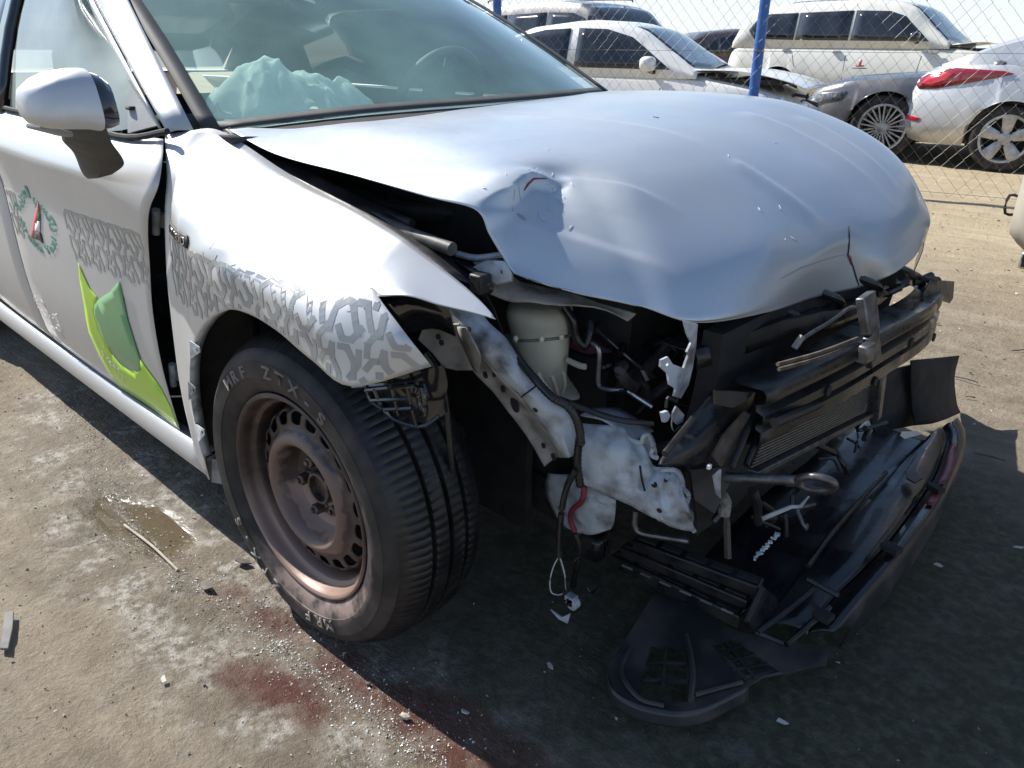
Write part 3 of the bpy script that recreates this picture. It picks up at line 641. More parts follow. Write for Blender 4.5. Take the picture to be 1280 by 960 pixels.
# rear body
bm = bmesh.new()
for sg in (-1,):
    add_grid(bm, surf_pts([[(-2.46, sg*.89, .985), (-2.9, sg*.87, 1.0), (-3.5, sg*.80, .98), (-3.8, sg*.7, .95)], [(-2.46, sg*.925, .88), (-2.9, sg*.92, .88), (-3.5, sg*.86, .86), (-3.83, sg*.75, .85)], [(-2.46, sg*.905, .68), (-2.9, sg*.92, .72), (-3.3, sg*.9, .55), (-3.86, sg*.76, .6)], [(-2.50, sg*.89, .30), (-2.75, sg*.92, .70), (-3.22, sg*.9, .42), (-3.8, sg*.74, .3)]], 3, 4))
link('rear_wing', bm, 'silver', car, solid=.004)
surf('boot_lid', [[(-3.0, y, 1.02) for y in (-.86, 0, .86)], [(-3.75, y*.86, .98) for y in (-.86, 0, .86)], [(-3.88, y*.84, .6) for y in (-.86, 0, .86)], [(-3.82, y*.84, .28) for y in (-.86, 0, .86)]], 'silver', car, 4, 4, .004)
# far flank
surf('far_flank', [[(x, .93 - (.03 if z < .3 else 0) - (.09 if z > .95 else 0), z) for x in (-3.7, -2.4, -1.2, -.45)] for z in (.98, .86, .6, .25)], 'silver', car, 3, 2, .004)
surf('far_fender', [[(-.45, .76, .95), (-.1, .74, .90), (.15, .72, .82), (.36, .70, .70)], [(-.45, .90, .86), (-.1, .88, .80), (.15, .86, .72), (.36, .80, .62)], [(-.45, .91, .6), (-.36, .90, .62), (.15, .87, .62), (.36, .80, .56)]], 'silver', car, 3, 3, .004)
# floor and cabin innards
box('floor_pan', (-1.75, 0, .22), (2.7, 1.66, .06), 'blackmatt', car)
box('firewall', (-.42, 0, .55), (.05, 1.45, .70), 'blackmatt', car)
surf('dashboard', [[(-.42, y, .955) for y in (-.72, -.3, .3, .72)], [(-.75, y, .975) for y in (-.72, -.3, .3, .72)], [(-.98, y, .95) for y in (-.72, -.3, .3, .72)], [(-1.05, y, .80) for y in (-.72, -.3, .3, .72)], [(-1.0, y, .55) for y in (-.72, -.3, .3, .72)]], 'dash', car, 4, 2, .01)
surf('far_door_lining', [[(-.6, .80, .96), (-1.6, .80, .97), (-2.6, .80, .98)], [(-.6, .80, .3), (-1.6, .80, .3), (-2.6, .80, .3)]], 'trim', car, 2, 2, .02)
for y in (-.38, .38):
    st = surf('seat', [[(-1.95, y + d*.26, .95 - abs(d)*.05) for d in (-1, -.6, 0, .6, 1)], [(-1.84, y + d*.27, .75) for d in (-1, -.6, 0, .6, 1)], [(-1.72, y + d*.27, .50) for d in (-1, -.6, 0, .6, 1)], [(-1.20, y + d*.26, .48) for d in (-1, -.6, 0, .6, 1)], [(-1.17, y + d*.25, .36) for d in (-1, -.6, 0, .6, 1)]], 'seat', car, 4, 3, .10)
    bm = bmesh.new(); bmesh.ops.create_uvsphere(bm, u_segments=16, v_segments=10, radius=1)
    for v in bm.verts: v.co = V((-2.07 + v.co.x*.06, y + math.copysign(abs(v.co.y)**.6, v.co.y)*.13, 1.06 + math.copysign(abs(v.co.z)**.6, v.co.z)*.10))
    link('headrest', bm, 'seat', st)
for sg in (-1, 1): surf('rear_pillar', [[(-2.26, sg*.81, .985), (-2.75, sg*.84, 1.0), (-3.25, sg*.76, 1.03)], [(-2.28, sg*.62, 1.36), (-2.45, sg*.60, 1.345), (-2.62, sg*.58, 1.30)]], 'dash', car, 3, 3, .02)
surf('rear_window', [[(-2.5, y, 1.36) for y in (-.58, 0, .58)], [(-3.2, y, 1.04) for y in (-.72, 0, .72)]], 'tint', car, 3, 3, .004)
surf('far_rear_glass', [[(-.58, .78, .97), (-2.4, .80, .99)], [(-1.25, .62, 1.37), (-2.3, .60, 1.36)]], 'tint', car, 3, 3, .004)
box('rear_bench', (-2.55, 0, .62), (.5, 1.4, .62), 'seat', car, bevel=.08)
surf('headlining', [[(-1.30, y, 1.37) for y in (-.55, 0, .55)], [(-2.5, y, 1.33) for y in (-.55, 0, .55)]], 'seat', car, 2, 2, .01)
# airbag bulging over the dash on the near side
def bag_z(x, y):
    best = 0
    for cx, cy, rx, ry, h_ in ((-.725, -.455, .16, .150, .150), (-.715, -.335, .14, .135, .112), (-.70, -.245, .10, .085, .098)):
        dx, dy = (x-cx)/rx, (y-cy)/ry; a = math.atan2(dy, dx); r = math.hypot(dx, dy)*(1 + .10*math.sin(3*a + cy*20) + .07*math.sin(7*a + 1 + cy*9))
        if r < 1: best = max(best, h_*(1-r**1.6)**.75)
    q = V((x, y, 0)); f = max(0, 1 - abs(nz(q, 4.5, 5))*7)*.013 + max(0, 1 - abs(nz(V((x*.5, y, 0)), 8, 8))*8)*.007
    return .958 + best + f*min(1, best/.04)
bm = bmesh.new(); add_grid(bm, [[V((-.92 + .36*i/60, -.66 + .58*k/90, bag_z(-.92 + .36*i/60, -.66 + .58*k/90))) for k in range(91)] for i in range(61)])
bmesh.ops.delete(bm, geom=[f for f in bm.faces if f.calc_center_median().z < .9595], context='FACES')
bmesh.ops.delete(bm, geom=[v for v in bm.verts if not v.link_faces], context='VERTS')
link('airbag', bm, 'airbag', car, solid=.002)
# steering wheel
swc = V((-.98, .36, .965)); ax = V((-.90, 0, .42)).normalized(); sa = V((0, 1, 0)); sb = ax.cross(sa).normalized()
ring = [swc + (sa*math.cos(k*math.pi/14) + sb*math.sin(k*math.pi/14))*.185 for k in range(29)]
sw = tube('steering_wheel', ring, .017, 'dash', car, 10, 2)
bm = bmesh.new(); add_bar(bm, swc - sa*.18, swc + sa*.18, .05, .02, ax); add_bar(bm, swc, swc - sb*.18, .05, .02, ax); add_box(bm, swc, (.05, .12, .10)); link('wheel_boss', bm, 'dash', sw, bevel=.01)
bm = bmesh.new(); add_lathe(bm, [(0.0, .72), (.03, .72), (.03, .78), (0, .79)], 10)
bm.free()
tube('loose_wire', [(-0.646, -0.660, 1.016), (-0.670, -0.655, 0.997), (-0.660, -0.650, 0.989), (-0.642, -0.640, 1.000), (-0.635, -0.630, 1.019), (-0.631, -0.630, 1.004), (-0.634, -0.620, 0.996), (-0.616, -0.610, 0.992)], .003, 'decalwhite', car, 6, 4)
# ---- mirror
mir = bpy.data.objects.new('wing_mirror', None); COL.objects.link(mir); mir.parent = car; mir.empty_display_size = .1
def mring(y, cx, cz, hx, hz, tilt=0, n=24, e=.62):
    out = []
    for k in range(n):
        a = 2*math.pi*k/n; c_, s_ = math.cos(a), math.sin(a)
        x = math.copysign(abs(c_)**e, c_)*hx; z = math.copysign(abs(s_)**e, s_)*hz
        out.append(V((cx + x + tilt*z, y, cz + z)))
    return out
mc = V((-0.381, -1.040, 1.046))
secs = [(-.995+.5, 0)]
sec = [(-1.110, -.012, -.008, .020, .016), (-1.104, -.006, -.005, .036, .028), (-1.083, 0, -.001, .052, .040), (-1.06, .004, .003, .058, .046), (-1.025, .006, .005, .060, .050), (-1.006, .004, .003, .060, .052)]
bm = bmesh.new(); rings = [[bm.verts.new(q) for q in mring(y, mc.x + cx, mc.z + cz, hx, hz, -.25)] for y, cx, cz, hx, hz in sec]
for a, b_ in zip(rings, rings[1:]):
    for k in range(24): bm.faces.new((a[k], a[(k+1) % 24], b_[(k+1) % 24], b_[k]))
bm.faces.new(rings[0]); bm.faces.new(rings[-1][::-1]); link('mirror_cap', bm, 'silver', mir)
sec = [(-1.005, .004, .003, .057, .049), (-.990, .003, .0, .056, .047), (-.975, .0, -.004, .050, .040), (-.966, -.002, -.01, .02, .016)]
bm = bmesh.new(); rings = [[bm.verts.new(q) for q in mring(y, mc.x + cx, mc.z + cz, hx, hz, -.25)] for y, cx, cz, hx, hz in sec]
for a, b_ in zip(rings, rings[1:]):
    for k in range(24): bm.faces.new((a[k], a[(k+1) % 24], b_[(k+1) % 24], b_[k]))
bm.faces.new(rings[-1][::-1]); bm.faces.new(rings[0]); link('mirror_inner_end', bm, 'blackgloss', mir)
bm = bmesh.new()
asec = [[(-0.452, -1.030, 0.995), (-0.371, -0.985, 1.000)], [(-0.554, -1.000, 0.960), (-0.440, -0.955, 0.967)], [(-0.645, -0.955, 0.925), (-0.483, -0.925, 0.932)], [(-0.685, -0.935, 0.884), (-0.500, -0.920, 0.914)], [(-0.699, -0.925, 0.867), (-0.568, -0.920, 0.890)]]
front = [[V(q[0]), V(q[0]).lerp(V(q[1]), .5) + V((.018, -.012, 0)), V(q[1])] for q in asec]; back = [[V(q[1]) + V((-.05, .01, 0)), (V(q[0])+V(q[1]))/2 + V((-.08, .02, 0)), V(q[0]) + V((-.05, .01, 0))] for q in asec]
add_grid(bm, surf_pts([f_ + b_ + [f_[0]] for f_, b_ in zip(front, back)], 4, 1)); bmesh.ops.remove_doubles(bm, verts=bm.verts, dist=.0005)
link('mirror_arm', bm, 'blackdusty', mir)
bm = bmesh.new(); add_bar(bm, (-0.437, -1.085, 1.005), (-0.449, -1.030, 0.986), .05, .010, (0, 0, 1)); link('mirror_base_strip', bm, 'trim', mir, bevel=.003)
# ---- bonnet
H = [[(-0.482, -0.690, 0.972), (-0.311, -0.685, 0.936), (-0.041, -0.680, 0.921), (0.126, -0.655, 0.901), (0.215, -0.620, 0.885), (0.238, -0.610, 0.848), (0.267, -0.600, 0.806), (0.290, -0.600, 0.788)],
     [(-0.493, -0.580, 0.975), (-0.281, -0.575, 0.953), (-0.022, -0.570, 0.942), (0.156, -0.555, 0.937), (0.236, -0.510, 0.929), (0.271, -0.530, 0.880), (0.332, -0.540, 0.810), (0.379, -0.540, 0.756)],
     [(-0.479, -0.460, 0.982), (-0.236, -0.460, 0.972), (0.018, -0.460, 0.963), (0.175, -0.455, 0.949), (0.239, -0.430, 0.922), (0.332, -0.450, 0.876), (0.417, -0.470, 0.806), (0.472, -0.480, 0.736)],
     [(-0.472, -0.300, 0.990), (-0.227, -0.300, 0.984), (0.020, -0.300, 0.977), (0.197, -0.310, 0.960), (0.310, -0.330, 0.930), (0.401, -0.360, 0.879), (0.494, -0.400, 0.801), (0.551, -0.420, 0.713)],
     [(-0.425, -0.100, 1.001), (-0.193, -0.100, 0.998), (0.055, -0.100, 0.991), (0.231, -0.120, 0.971), (0.349, -0.140, 0.933), (0.444, -0.170, 0.876), (0.543, -0.220, 0.800), (0.602, -0.270, 0.708)],
     [(-0.402, 0.120, 1.011), (-0.185, 0.120, 1.008), (0.043, 0.120, 0.999), (0.211, 0.120, 0.975), (0.338, 0.110, 0.932), (0.444, 0.070, 0.869), (0.543, 0.000, 0.784), (0.601, -0.050, 0.690)],
     [(-0.412, 0.340, 1.014), (-0.205, 0.340, 1.016), (0.005, 0.340, 1.008), (0.188, 0.340, 0.980), (0.332, 0.320, 0.935), (0.453, 0.270, 0.873), (0.551, 0.200, 0.785), (0.622, 0.140, 0.677)],
     [(-0.432, 0.500, 1.016), (-0.235, 0.500, 1.019), (-0.018, 0.500, 1.014), (0.171, 0.500, 0.995), (0.334, 0.490, 0.945), (0.467, 0.440, 0.880), (0.577, 0.360, 0.788), (0.638, 0.280, 0.682)],
     [(-0.461, 0.620, 1.015), (-0.259, 0.620, 1.022), (-0.037, 0.620, 1.022), (0.144, 0.620, 1.010), (0.341, 0.610, 0.956), (0.475, 0.570, 0.890), (0.586, 0.500, 0.797), (0.635, 0.420, 0.695)],
     [(-0.484, 0.700, 1.012), (-0.265, 0.720, 1.021), (-0.039, 0.720, 1.018), (0.153, 0.720, 1.003), (0.353, 0.710, 0.945), (0.482, 0.680, 0.877), (0.592, 0.600, 0.777), (0.617, 0.530, 0.709)]]
H = [[V(q) for q in r] for r in H]
NEWH = [r[:7] for r in H]
creas = {3: (0.547, -0.420, 0.728), 4: (0.583, -0.262, 0.727), 5: (0.570, -0.030, 0.743), 6: (0.569, 0.165, 0.735), 7: (0.615, 0.310, 0.720), 8: (0.617, 0.455, 0.743), 9: (0.609, 0.560, 0.739)}
tuck = {4: (0.589, -0.240, 0.698), 5: (0.570, 0.030, 0.666), 6: (0.590, 0.240, 0.650), 7: (0.629, 0.310, 0.674)}
for i, r in enumerate(H):
    NEWH[i] += [V(creas[i]) if i in creas else r[6].lerp(r[7], .9), V(tuck[i]) if i in tuck else r[7]]
H = NEWH
H.append([V(q) + V((-.01, .05, -.035)) for q in H[-1]]); H.append([V(q) + V((-.02, .035, -.07)) for q in H[-1]])
hp = surf_pts(H, 14, 16)
CREASE = [(V((0.245, -0.560, 0.881)), V((0.525, -0.410, 0.744)), .0085, .034), (V((0.244, -0.430, 0.905)), V((0.437, -0.310, 0.828)), .0080, .036), (V((0.353, 0.000, 0.902)), V((0.537, 0.120, 0.784)), .0065, .034), (V((-0.155, -0.140, 0.991)), V((0.353, 0.000, 0.902)), .0030, .05), (V((0.148, 0.420, 1.014)), V((0.572, 0.420, 0.798)), .006, .05), (V((0.244, 0.550, 0.993)), V((0.587, 0.490, 0.791)), .005, .04)]
for q in CREASE:
    q[0].z = q[1].z = 0
FOLD = [V((0.207, -0.620, 0.883)), V((0.235, -0.550, 0.902)), V((0.235, -0.500, 0.926)), V((0.263, -0.420, 0.918))]
FOLD = [V((q.x, q.y, 0)) for q in FOLD]
def hoodfn(p):
    z = p.z + .0007*nz(p, 4, 6) + .0003*nz(p, 13, 7); f = V((p.x, p.y, 0))
    for a, b_, h_, w_ in CREASE:
        d_ = b_ - a; t_ = (f-a).dot(d_)/d_.length_squared
        if -.05 < t_ < 1.05:
            n_ = V((-d_.y, d_.x, 0)).normalized(); e = (f-a).dot(n_)
            k_ = max(0, 1 - e/(w_*.40)) if e > 0 else max(0, 1 + e/(w_*1.7))
            z += h_*k_*sm(-.05, .12, t_)*(1 - sm(.55, 1.05, t_))
    # the torn fold: the rear part stands proud and drops sharply to the front part
    best = None
    for i, (a, b_) in enumerate(zip(FOLD, FOLD[1:])):
        d_ = b_ - a; t_ = max(0, min(1, (f-a).dot(d_)/d_.length_squared)); c_ = a + d_*t_; L_ = (f-c_).length
        if best is None or L_ < best[0]:
            n_ = V((d_.y, -d_.x, 0)); n_ = n_ if n_.x > 0 else -n_; best = (L_, (f-c_).dot(n_) > 0, (i + t_)/3)
    L_, fwd_, u_ = best; amp = sm(0, .35, u_)*(1 - sm(.72, 1.0, u_))
    if fwd_: z -= .022*amp*sm(0, .008, L_)*math.exp(-L_/.07)
    else: z += .006*amp*math.exp(-L_/.06)
    return V((p.x, p.y, z))
bm = bmesh.new(); add_grid(bm, hp, hoodfn)
hood = link('bonnet', bm, 'hoodpaint', car, solid=.0018, offset=-1)
hood_b = bvh_of(hood)

VD = (-.66, .70, -.30)
def ribbon(pts, w):
    pts = [V(q) for q in pts]; n_ = V(VD).normalized(); L_, R__ = [], []
    for i, q in enumerate(pts):
        d_ = (pts[min(i+1, len(pts)-1)] - pts[max(i-1, 0)]).normalized(); s_ = d_.cross(n_).normalized()*w*(1 if 0 < i < len(pts)-1 else .4); L_.append(q + s_); R__.append(q - s_)
    return L_ + R__[::-1]
decal('paint_crack', [ribbon([(0.549, 0.200, 0.788), (0.552, 0.190, 0.766), (0.569, 0.170, 0.733), (0.586, 0.180, 0.709), (0.600, 0.190, 0.684), (0.601, 0.210, 0.660)], .0016)], 'blackmatt', hood, hood_b, VD, .0015, 1)
decal('torn_edge', [ribbon([(0.566, 0.170, 0.732), (0.578, 0.170, 0.727), (0.590, 0.170, 0.713)], .0035)], 'red', hood, hood_b, VD, .0025, 1)
decal('paint_crack', [ribbon([(0.566, 0.160, 0.734), (0.566, 0.050, 0.741), (0.563, -0.060, 0.744), (0.569, -0.160, 0.743)], .0007)], 'trim', hood, hood_b, VD, .0015, 1)
decal('torn_edge', [ribbon([(0.227, -0.510, 0.903), (0.238, -0.510, 0.919), (0.242, -0.500, 0.928), (0.246, -0.470, 0.925)], .0018)], 'red', hood, hood_b, VD, .0012, 1)
decal('paint_chip', [ribbon([(0.258, -0.560, 0.877), (0.261, -0.550, 0.869), (0.268, -0.550, 0.865)], .002)], 'trim', hood, hood_b, VD, .0012, 1)
decal('paint_chip', [ribbon([(0.080, 0.100, 0.991), (0.098, 0.100, 0.990)], .0035)], 'brownfelt', hood, hood_b, VD, .0012, 1)

sc = []
for k in range(30):
    if k < 24: o = V((random.gauss(.25, .035), random.gauss(-.50, .05), 2))
    else: o = V((random.gauss(.50, .07), random.gauss(.0, .28), 2))
    a = random.gauss(-.5, .7); l = random.uniform(.002, .011); w = random.uniform(.0004, .0012); d_ = V((math.cos(a), math.sin(a), 0)); n_ = V((-d_.y, d_.x, 0)); sc.append([o - d_*l, o + n_*w, o + d_*l, o - n_*w*.5])
tag(decal('paint_scuffs', sc, 'scuff', hood, hood_b, (0, 0, -1), .0012, 1), kind='stuff')
sc = []
for k in range(34):
    o = V((random.uniform(-.2, .36), -1.2, random.uniform(.70, .84))) if k > 12 else V((random.gauss(.33, .03), -1.2, random.gauss(.79, .02)))
    a = random.gauss(.2, .8); l = random.uniform(.002, .010); w = random.uniform(.0005, .0014); d_ = V((math.cos(a), 0, math.sin(a))); n_ = V((-d_.z, 0, d_.x)); sc.append([o - d_*l, o + n_*w, o + d_*l, o - n_*w*.5])
tag(decal('paint_chips', sc, 'trim', fender, fender_b, (0, 1, 0), .0012, 0), kind='stuff')

# ================================================================== FRONT WHEEL
def build_wheel(parent, loc, steer, side=1):
    """outer face looks to -Y (side=1)"""
    w = bpy.data.objects.new('wheel', None); COL.objects.link(w); w.parent = parent; w.empty_display_size = .1
    w.location = loc; w.rotation_euler = (0, 0, R(steer) + (0 if side == 1 else math.pi))
    NP = 120; sub = 4; n = NP*sub
    # profile from outer bead to inner bead; y=0 is the outer rim flange plane
    P_ = [(.214, .006), (.222, -.004), (.232, -.011), (.250, -.017), (.2505, -.0185), (.266, -.0195), (.283, -.019), (.2835, -.0175), (.296, -.011), (.305, -.003), (.3055, -.0015), (.314, .010), (.320, .020), (.325, .034), (.328, .042),
          (.3285, .056), (.319, .058), (.319, .065), (.3295, .067), (.3305, .082), (.330, .096), (.3195, .098), (.3195, .106), (.330, .108), (.3305, .122), (.3295, .136), (.319, .138), (.319, .145), (.3285, .147), (.328, .160), (.325, .168), (.316, .186), (.300, .202), (.270, .212), (.235, .208), (.214, .196)]
    rnd = random.Random(3)
    def tread(r, y, i, j):
        a = i % sub
        sh = 12 <= j <= 14 or 29 <= j <= 30
        if sh and a == 0: r -= .0024
        if j in (11,) and a == 0: r -= .0015
        if j in (15, 28) and a in (0,): r -= .003
        if j in (18, 19) and a == 1: r -= .0025
        if j in (24, 25) and a == 3: r -= .0025
        return r, y
    bm = bmesh.new(); add_lathe(bm, P_, n, tread)
    # flatten where it stands on the ground
    for v in bm.verts:
        lim = -(loc[2] - .004)
        if v.co.z < lim: v.co.z = lim - .0004*(lim - v.co.z)
        elif v.co.z < lim + .06 and v.co.y < .03: v.co.y -= .006*(1 - (v.co.z-lim)/.06)
    for f in bm.faces:
        r = math.hypot(f.calc_center_median().x, f.calc_center_median().z)
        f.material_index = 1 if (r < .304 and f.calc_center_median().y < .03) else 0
    ty = link('tyre', bm, ['rubber', 'tyredust_sun'], w)
    # raised letters round the sidewall
    def side_text(s, a0, rad, size, step):
        a = a0
        for ch in s:
            if ch != ' ':
                me = text_mesh(ch, size, 0, .0006); b2 = bmesh.new(); b2.from_mesh(me); bpy.data.meshes.remove(me)
                xm = (min(v.co.x for v in b2.verts) + max(v.co.x for v in b2.verts))/2
                ex = bmesh.ops.extrude_face_region(b2, geom=list(b2.faces)); top = {g for g in ex['geom'] if isinstance(g, bmesh.types.BMVert)}
                for v in b2.verts:
                    u = (v.co.x - xm)*1.15; h = v.co.y; th = a - u/rad; rr = rad + h*.95
                    yb = -.019 - (.0022 if v in top else -.003)
                    if rr < .25: yb += (.25-rr)*.35
                    v.co = V((rr*math.cos(th), yb, rr*math.sin(th)))
                link('sidewall_letter', b2, 'letter', ty, smooth=False)
            a -= R(step)
    side_text('MRF', R(131), .254, .036, 8.2); side_text('ZTX-S', R(95), .254, .036, 9.2)
    side_text('MRF', R(-69), .254, .036, 8.2); side_text('ZTX-S', R(-110), .254, .036, 9.2)
    # pressed steel rim
    bm = bmesh.new()
    add_lathe(bm, [(.2135, .004), (.2175, -.001), (.2175, -.004), (.2130, -.007), (.2065, -.004), (.203, .004), (.2015, .016), (.199, .022), (.196, .024), (.190, .026), (.188, .034), (.187, .060), (.186, .080), (.18, .10)], 72)
    for f in bm.faces: f.material_index = 0
    # disc with a ring of oval vents, raised collar and dished middle
    rp = [(.186, .078), (.180, .050), (.171, .035), (.164, .031), (.154, .029), (.144, .028), (.137, .027), (.131, .022), (.123, .012), (.113, .008), (.105, .012), (.098, .026), (.092, .047), (.086, .060), (.074, .066), (.055, .067), (.034, .067)]
    NH = 20; q = 6; fs_ = add_lathe(bm, rp, NH*q, lambda r, y, i, j: (r + ((-.0045 if j == 2 else .0045) if (i % 6 in (1, 5) and j in (2, 5)) else 0), y))
    kill = []
    for i in range(NH*q):
        a = i % q
        for j in (2, 3, 4):
            if (a in (1, 2, 3, 4) and j == 3) or (a in (1, 2, 3, 4) and j in (2, 4)): kill.append(fs_[(i, j)])
    bmesh.ops.delete(bm, geom=kill, context='FACES')
    for f in bm.faces: f.material_index = 0
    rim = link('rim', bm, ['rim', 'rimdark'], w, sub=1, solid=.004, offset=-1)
    bm = bmesh.new(); add_lathe(bm, [(.0, .100), (.18, .100), (.18, .13), (0, .13)], 32); link('brake_drum', bm, 'blackmatt', w)
    bm = bmesh.new(); add_lathe(bm, [(.036, .070), (.036, .050), (.033, .046), (.028, .046), (.026, .058), (.010, .060), (0, .060)], 24); link('hub_centre', bm, 'nut', rim)
    for k in range(5):
        a = R(90 + 72*k + 20); c = V((.057*math.cos(a), 0, .057*math.sin(a)))
        bm = bmesh.new(); add_lathe(bm, [(.019, .068), (.017, .064), (.0125, .062), (.0125, .046), (.0115, .043), (.006, .042), (.006, .036), (0, .036)], 6, None, a, c)
        link('wheel_nut', bm, 'nut', rim, smooth=False, bevel=.001)
    # tan in the lower dish is sunlight painted into the rim colour
    return w
wheel = build_wheel(car, (-.016, -.888, .327), 1.5)
w2 = build_wheel(car, (0, .90, .327), 0, -1); w3 = build_wheel(car, (-2.83, .90, .327), 0, -1); w4 = build_wheel(car, (-2.83, -.90, .327), 0)
bm = bmesh.new()
pts = [(-.50, .20), (-.46, .42), (-.36, .62), (-.20, .72), (0, .76), (.16, .74)]
add_grid(bm, surf_pts([[(x, -.86, z) for x, z in pts], [(x, -.66, z) for x, z in pts], [(x, -.48, z*.98) for x, z in pts]], 1, 4)); link('wheel_liner', bm, 'blackmatt', car, solid=.003)
plate('inner_apron', [(-.5, -.46, .15), (-.5, -.46, .92), (.10, -.46, .86), (.20, -.46, .70), (.20, -.46, .15)], 'blackmatt', car, .02)
tube('drive_shaft', [(-.02, -.70, .33), (-.02, -.1, .30)], .03, 'blackmatt', car, 10, 1)
# ================================================================== ENGINE BAY
for nm, c, s in (('engine', (.12, .06, .50), (.50, .80, .52)), ('gearbox', (.15, -.24, .40), (.40, .30, .36)), ('subframe', (.02, .05, .22), (.6, .9, .08))):
    bm = bmesh.new(); add_box(bm, c, s); bmesh.ops.subdivide_edges(bm, edges=bm.edges[:], cuts=5, use_grid_fill=True)
    for v in bm.verts: v.co += V((nz(v.co, 5, 1), nz(v.co, 5, 2), nz(v.co, 5, 3)))*.045
    link(nm, bm, 'blackmatt', car)
# apron beneath the bonnet edge, seal and gutter
surf('bonnet_gutter', [[(-0.484, -0.695, 0.969), (-0.352, -0.690, 0.912), (-0.098, -0.690, 0.862), (0.099, -0.695, 0.825), (0.246, -0.700, 0.786)], [(-.50, -.64, .93), (-.30, -.63, .90), (-.05, -.62, .85), (.12, -.62, .80), (.24, -.62, .74)], [(-.50, -.60, .80), (-.30, -.58, .78), (-.05, -.57, .72), (.12, -.56, .66), (.24, -.56, .62)]], 'blackdusty', car, 3, 4, .003)
surf('cowl_end_trim', [[(-0.513, -0.685, 0.970), (-0.454, -0.683, 0.934), (-0.407, -0.682, 0.905)], [(-0.501, -0.675, 0.969), (-0.428, -0.672, 0.940), (-0.371, -0.668, 0.913)]], 'blackdusty', car, 2, 3, .006)
tube('rubber_seal', [(-0.400, -0.670, 0.898), (-0.261, -0.665, 0.875), (-0.077, -0.660, 0.849), (0.064, -0.655, 0.828), (0.187, -0.650, 0.816)], .0125, 'seal', car, 10, 5)
tube('gutter_rail', [(-0.410, -0.630, 0.896), (-0.275, -0.630, 0.881), (-0.079, -0.625, 0.851), (0.043, -0.620, 0.834)], .010, 'blackdusty', car, 8, 4)
tube('strut_brace', [(-0.324, -0.520, 0.841), (-0.151, -0.480, 0.816), (0.037, -0.420, 0.823)], .022, 'blackdusty', car, 10, 3)
# white upper rail
def rail(name, up_, lo_, fl, m1, parent):
    return surf(name, [up_, lo_, fl], m1, parent, 4, 5, .003)
U = [(0.230, -0.630, 0.719), (0.258, -0.635, 0.697), (0.300, -0.630, 0.673), (0.323, -0.625, 0.644), (0.350, -0.610, 0.596), (0.385, -0.585, 0.562), (0.412, -0.570, 0.533), (0.414, -0.560, 0.462)]
D = [(0.187, -0.680, 0.716), (0.204, -0.680, 0.699), (0.239, -0.675, 0.681), (0.265, -0.665, 0.652), (0.299, -0.645, 0.606), (0.332, -0.625, 0.569), (0.363, -0.600, 0.517), (0.411, -0.585, 0.463)]
Fl = [(0.169, -0.670, 0.697), (0.181, -0.665, 0.673), (0.211, -0.655, 0.628), (0.235, -0.645, 0.594), (0.270, -0.630, 0.560), (0.291, -0.610, 0.519), (0.316, -0.590, 0.474), (0.350, -0.575, 0.416)]
bm = bmesh.new(); P1 = surf_pts([U, [V(a).lerp(V(b_), .5) + V((.006, -.012, .004)) for a, b_ in zip(U, D)], D], 3, 6); add_grid(bm, P1)
for v in bm.verts: v.co += V((1, -1, .6))*.0035*nz(v.co, 16, 2)
rl = link('upper_rail', bm, 'primer', car, solid=.003)
bm = bmesh.new(); add_grid(bm, surf_pts([D, [V(a).lerp(V(b_), .5) + V((-.01, .012, 0)) for a, b_ in zip(D, Fl)], Fl], 3, 6))
for v in bm.verts: v.co += V((.7, -1, .6))*.006*nz(v.co, 20, 5)
link('rail_flange', bm, 'primer_dirty', car, solid=.003)
rb = bvh_of(rl)
holes = []
for q, r in (((0.359, -0.600, 0.550), .0048), ):
    holes.append(circle(q, r, (1, 0, 0), (0, 0, 1), 10))
decal('rail_hole', holes, 'blackmatt', rl, rb, cuts=0, off=.003)
fo = []
for q, r in (((0.311, -0.615, 0.545), .011), ((0.300, -0.635, 0.579), .005), ((0.265, -0.645, 0.599), .005), ((0.287, -0.645, 0.605), .003), ((0.377, -0.580, 0.449), .005), ((0.352, -0.580, 0.463), .004)):
    bm = bmesh.new(); c = V(q); add_plate(bm, circle(c, r, V((.75, -.3, -.55)).normalized(), V((.45, 0, .6)).normalized(), 12, 1.5, .85), .004); link('flange_hole', bm, 'blackmatt', rl)
tube('panel_seam', [(0.339, -0.632, 0.574), (0.353, -0.627, 0.588), (0.362, -0.617, 0.599)], .0016, 'blackmatt', rl, 6, 3)
# headlamp mounting bracket behind the fender point
bm = bmesh.new(); add_plate(bm, [(0.160, -0.700, 0.684), (0.244, -0.690, 0.700), (0.245, -0.675, 0.658), (0.246, -0.660, 0.604), (0.225, -0.680, 0.607), (0.200, -0.690, 0.605), (0.179, -0.700, 0.632), (0.158, -0.710, 0.657)], .006, jag=.002); link('lamp_bracket', bm, 'primer_dirty', car, bevel=.002)
surf('lamp_bracket_lip', [[(0.241, -0.690, 0.696), (0.241, -0.685, 0.672), (0.250, -0.680, 0.648), (0.257, -0.668, 0.614)], [(0.272, -0.700, 0.704), (0.294, -0.700, 0.681), (0.297, -0.690, 0.655), (0.275, -0.675, 0.615)]], 'primer_dirty', car, 2, 4, .003)
surf('lamp_recess', [[(0.170, -0.800, 0.762), (0.226, -0.800, 0.777), (0.318, -0.780, 0.769)], [(0.194, -0.780, 0.690), (0.255, -0.760, 0.714), (0.291, -0.740, 0.704)]], 'blackgloss', car, 2, 3, .003)
for q in ((0.208, -0.705, 0.673), (0.216, -0.705, 0.664), (0.270, -0.690, 0.699)):
    bm = bmesh.new(); add_plate(bm, circle(q, .0055, (1, 0, 0), (0, 0, 1), 10), .003, normal=(0, -1, 0)); link('bracket_hole', bm, 'blackmatt', car)
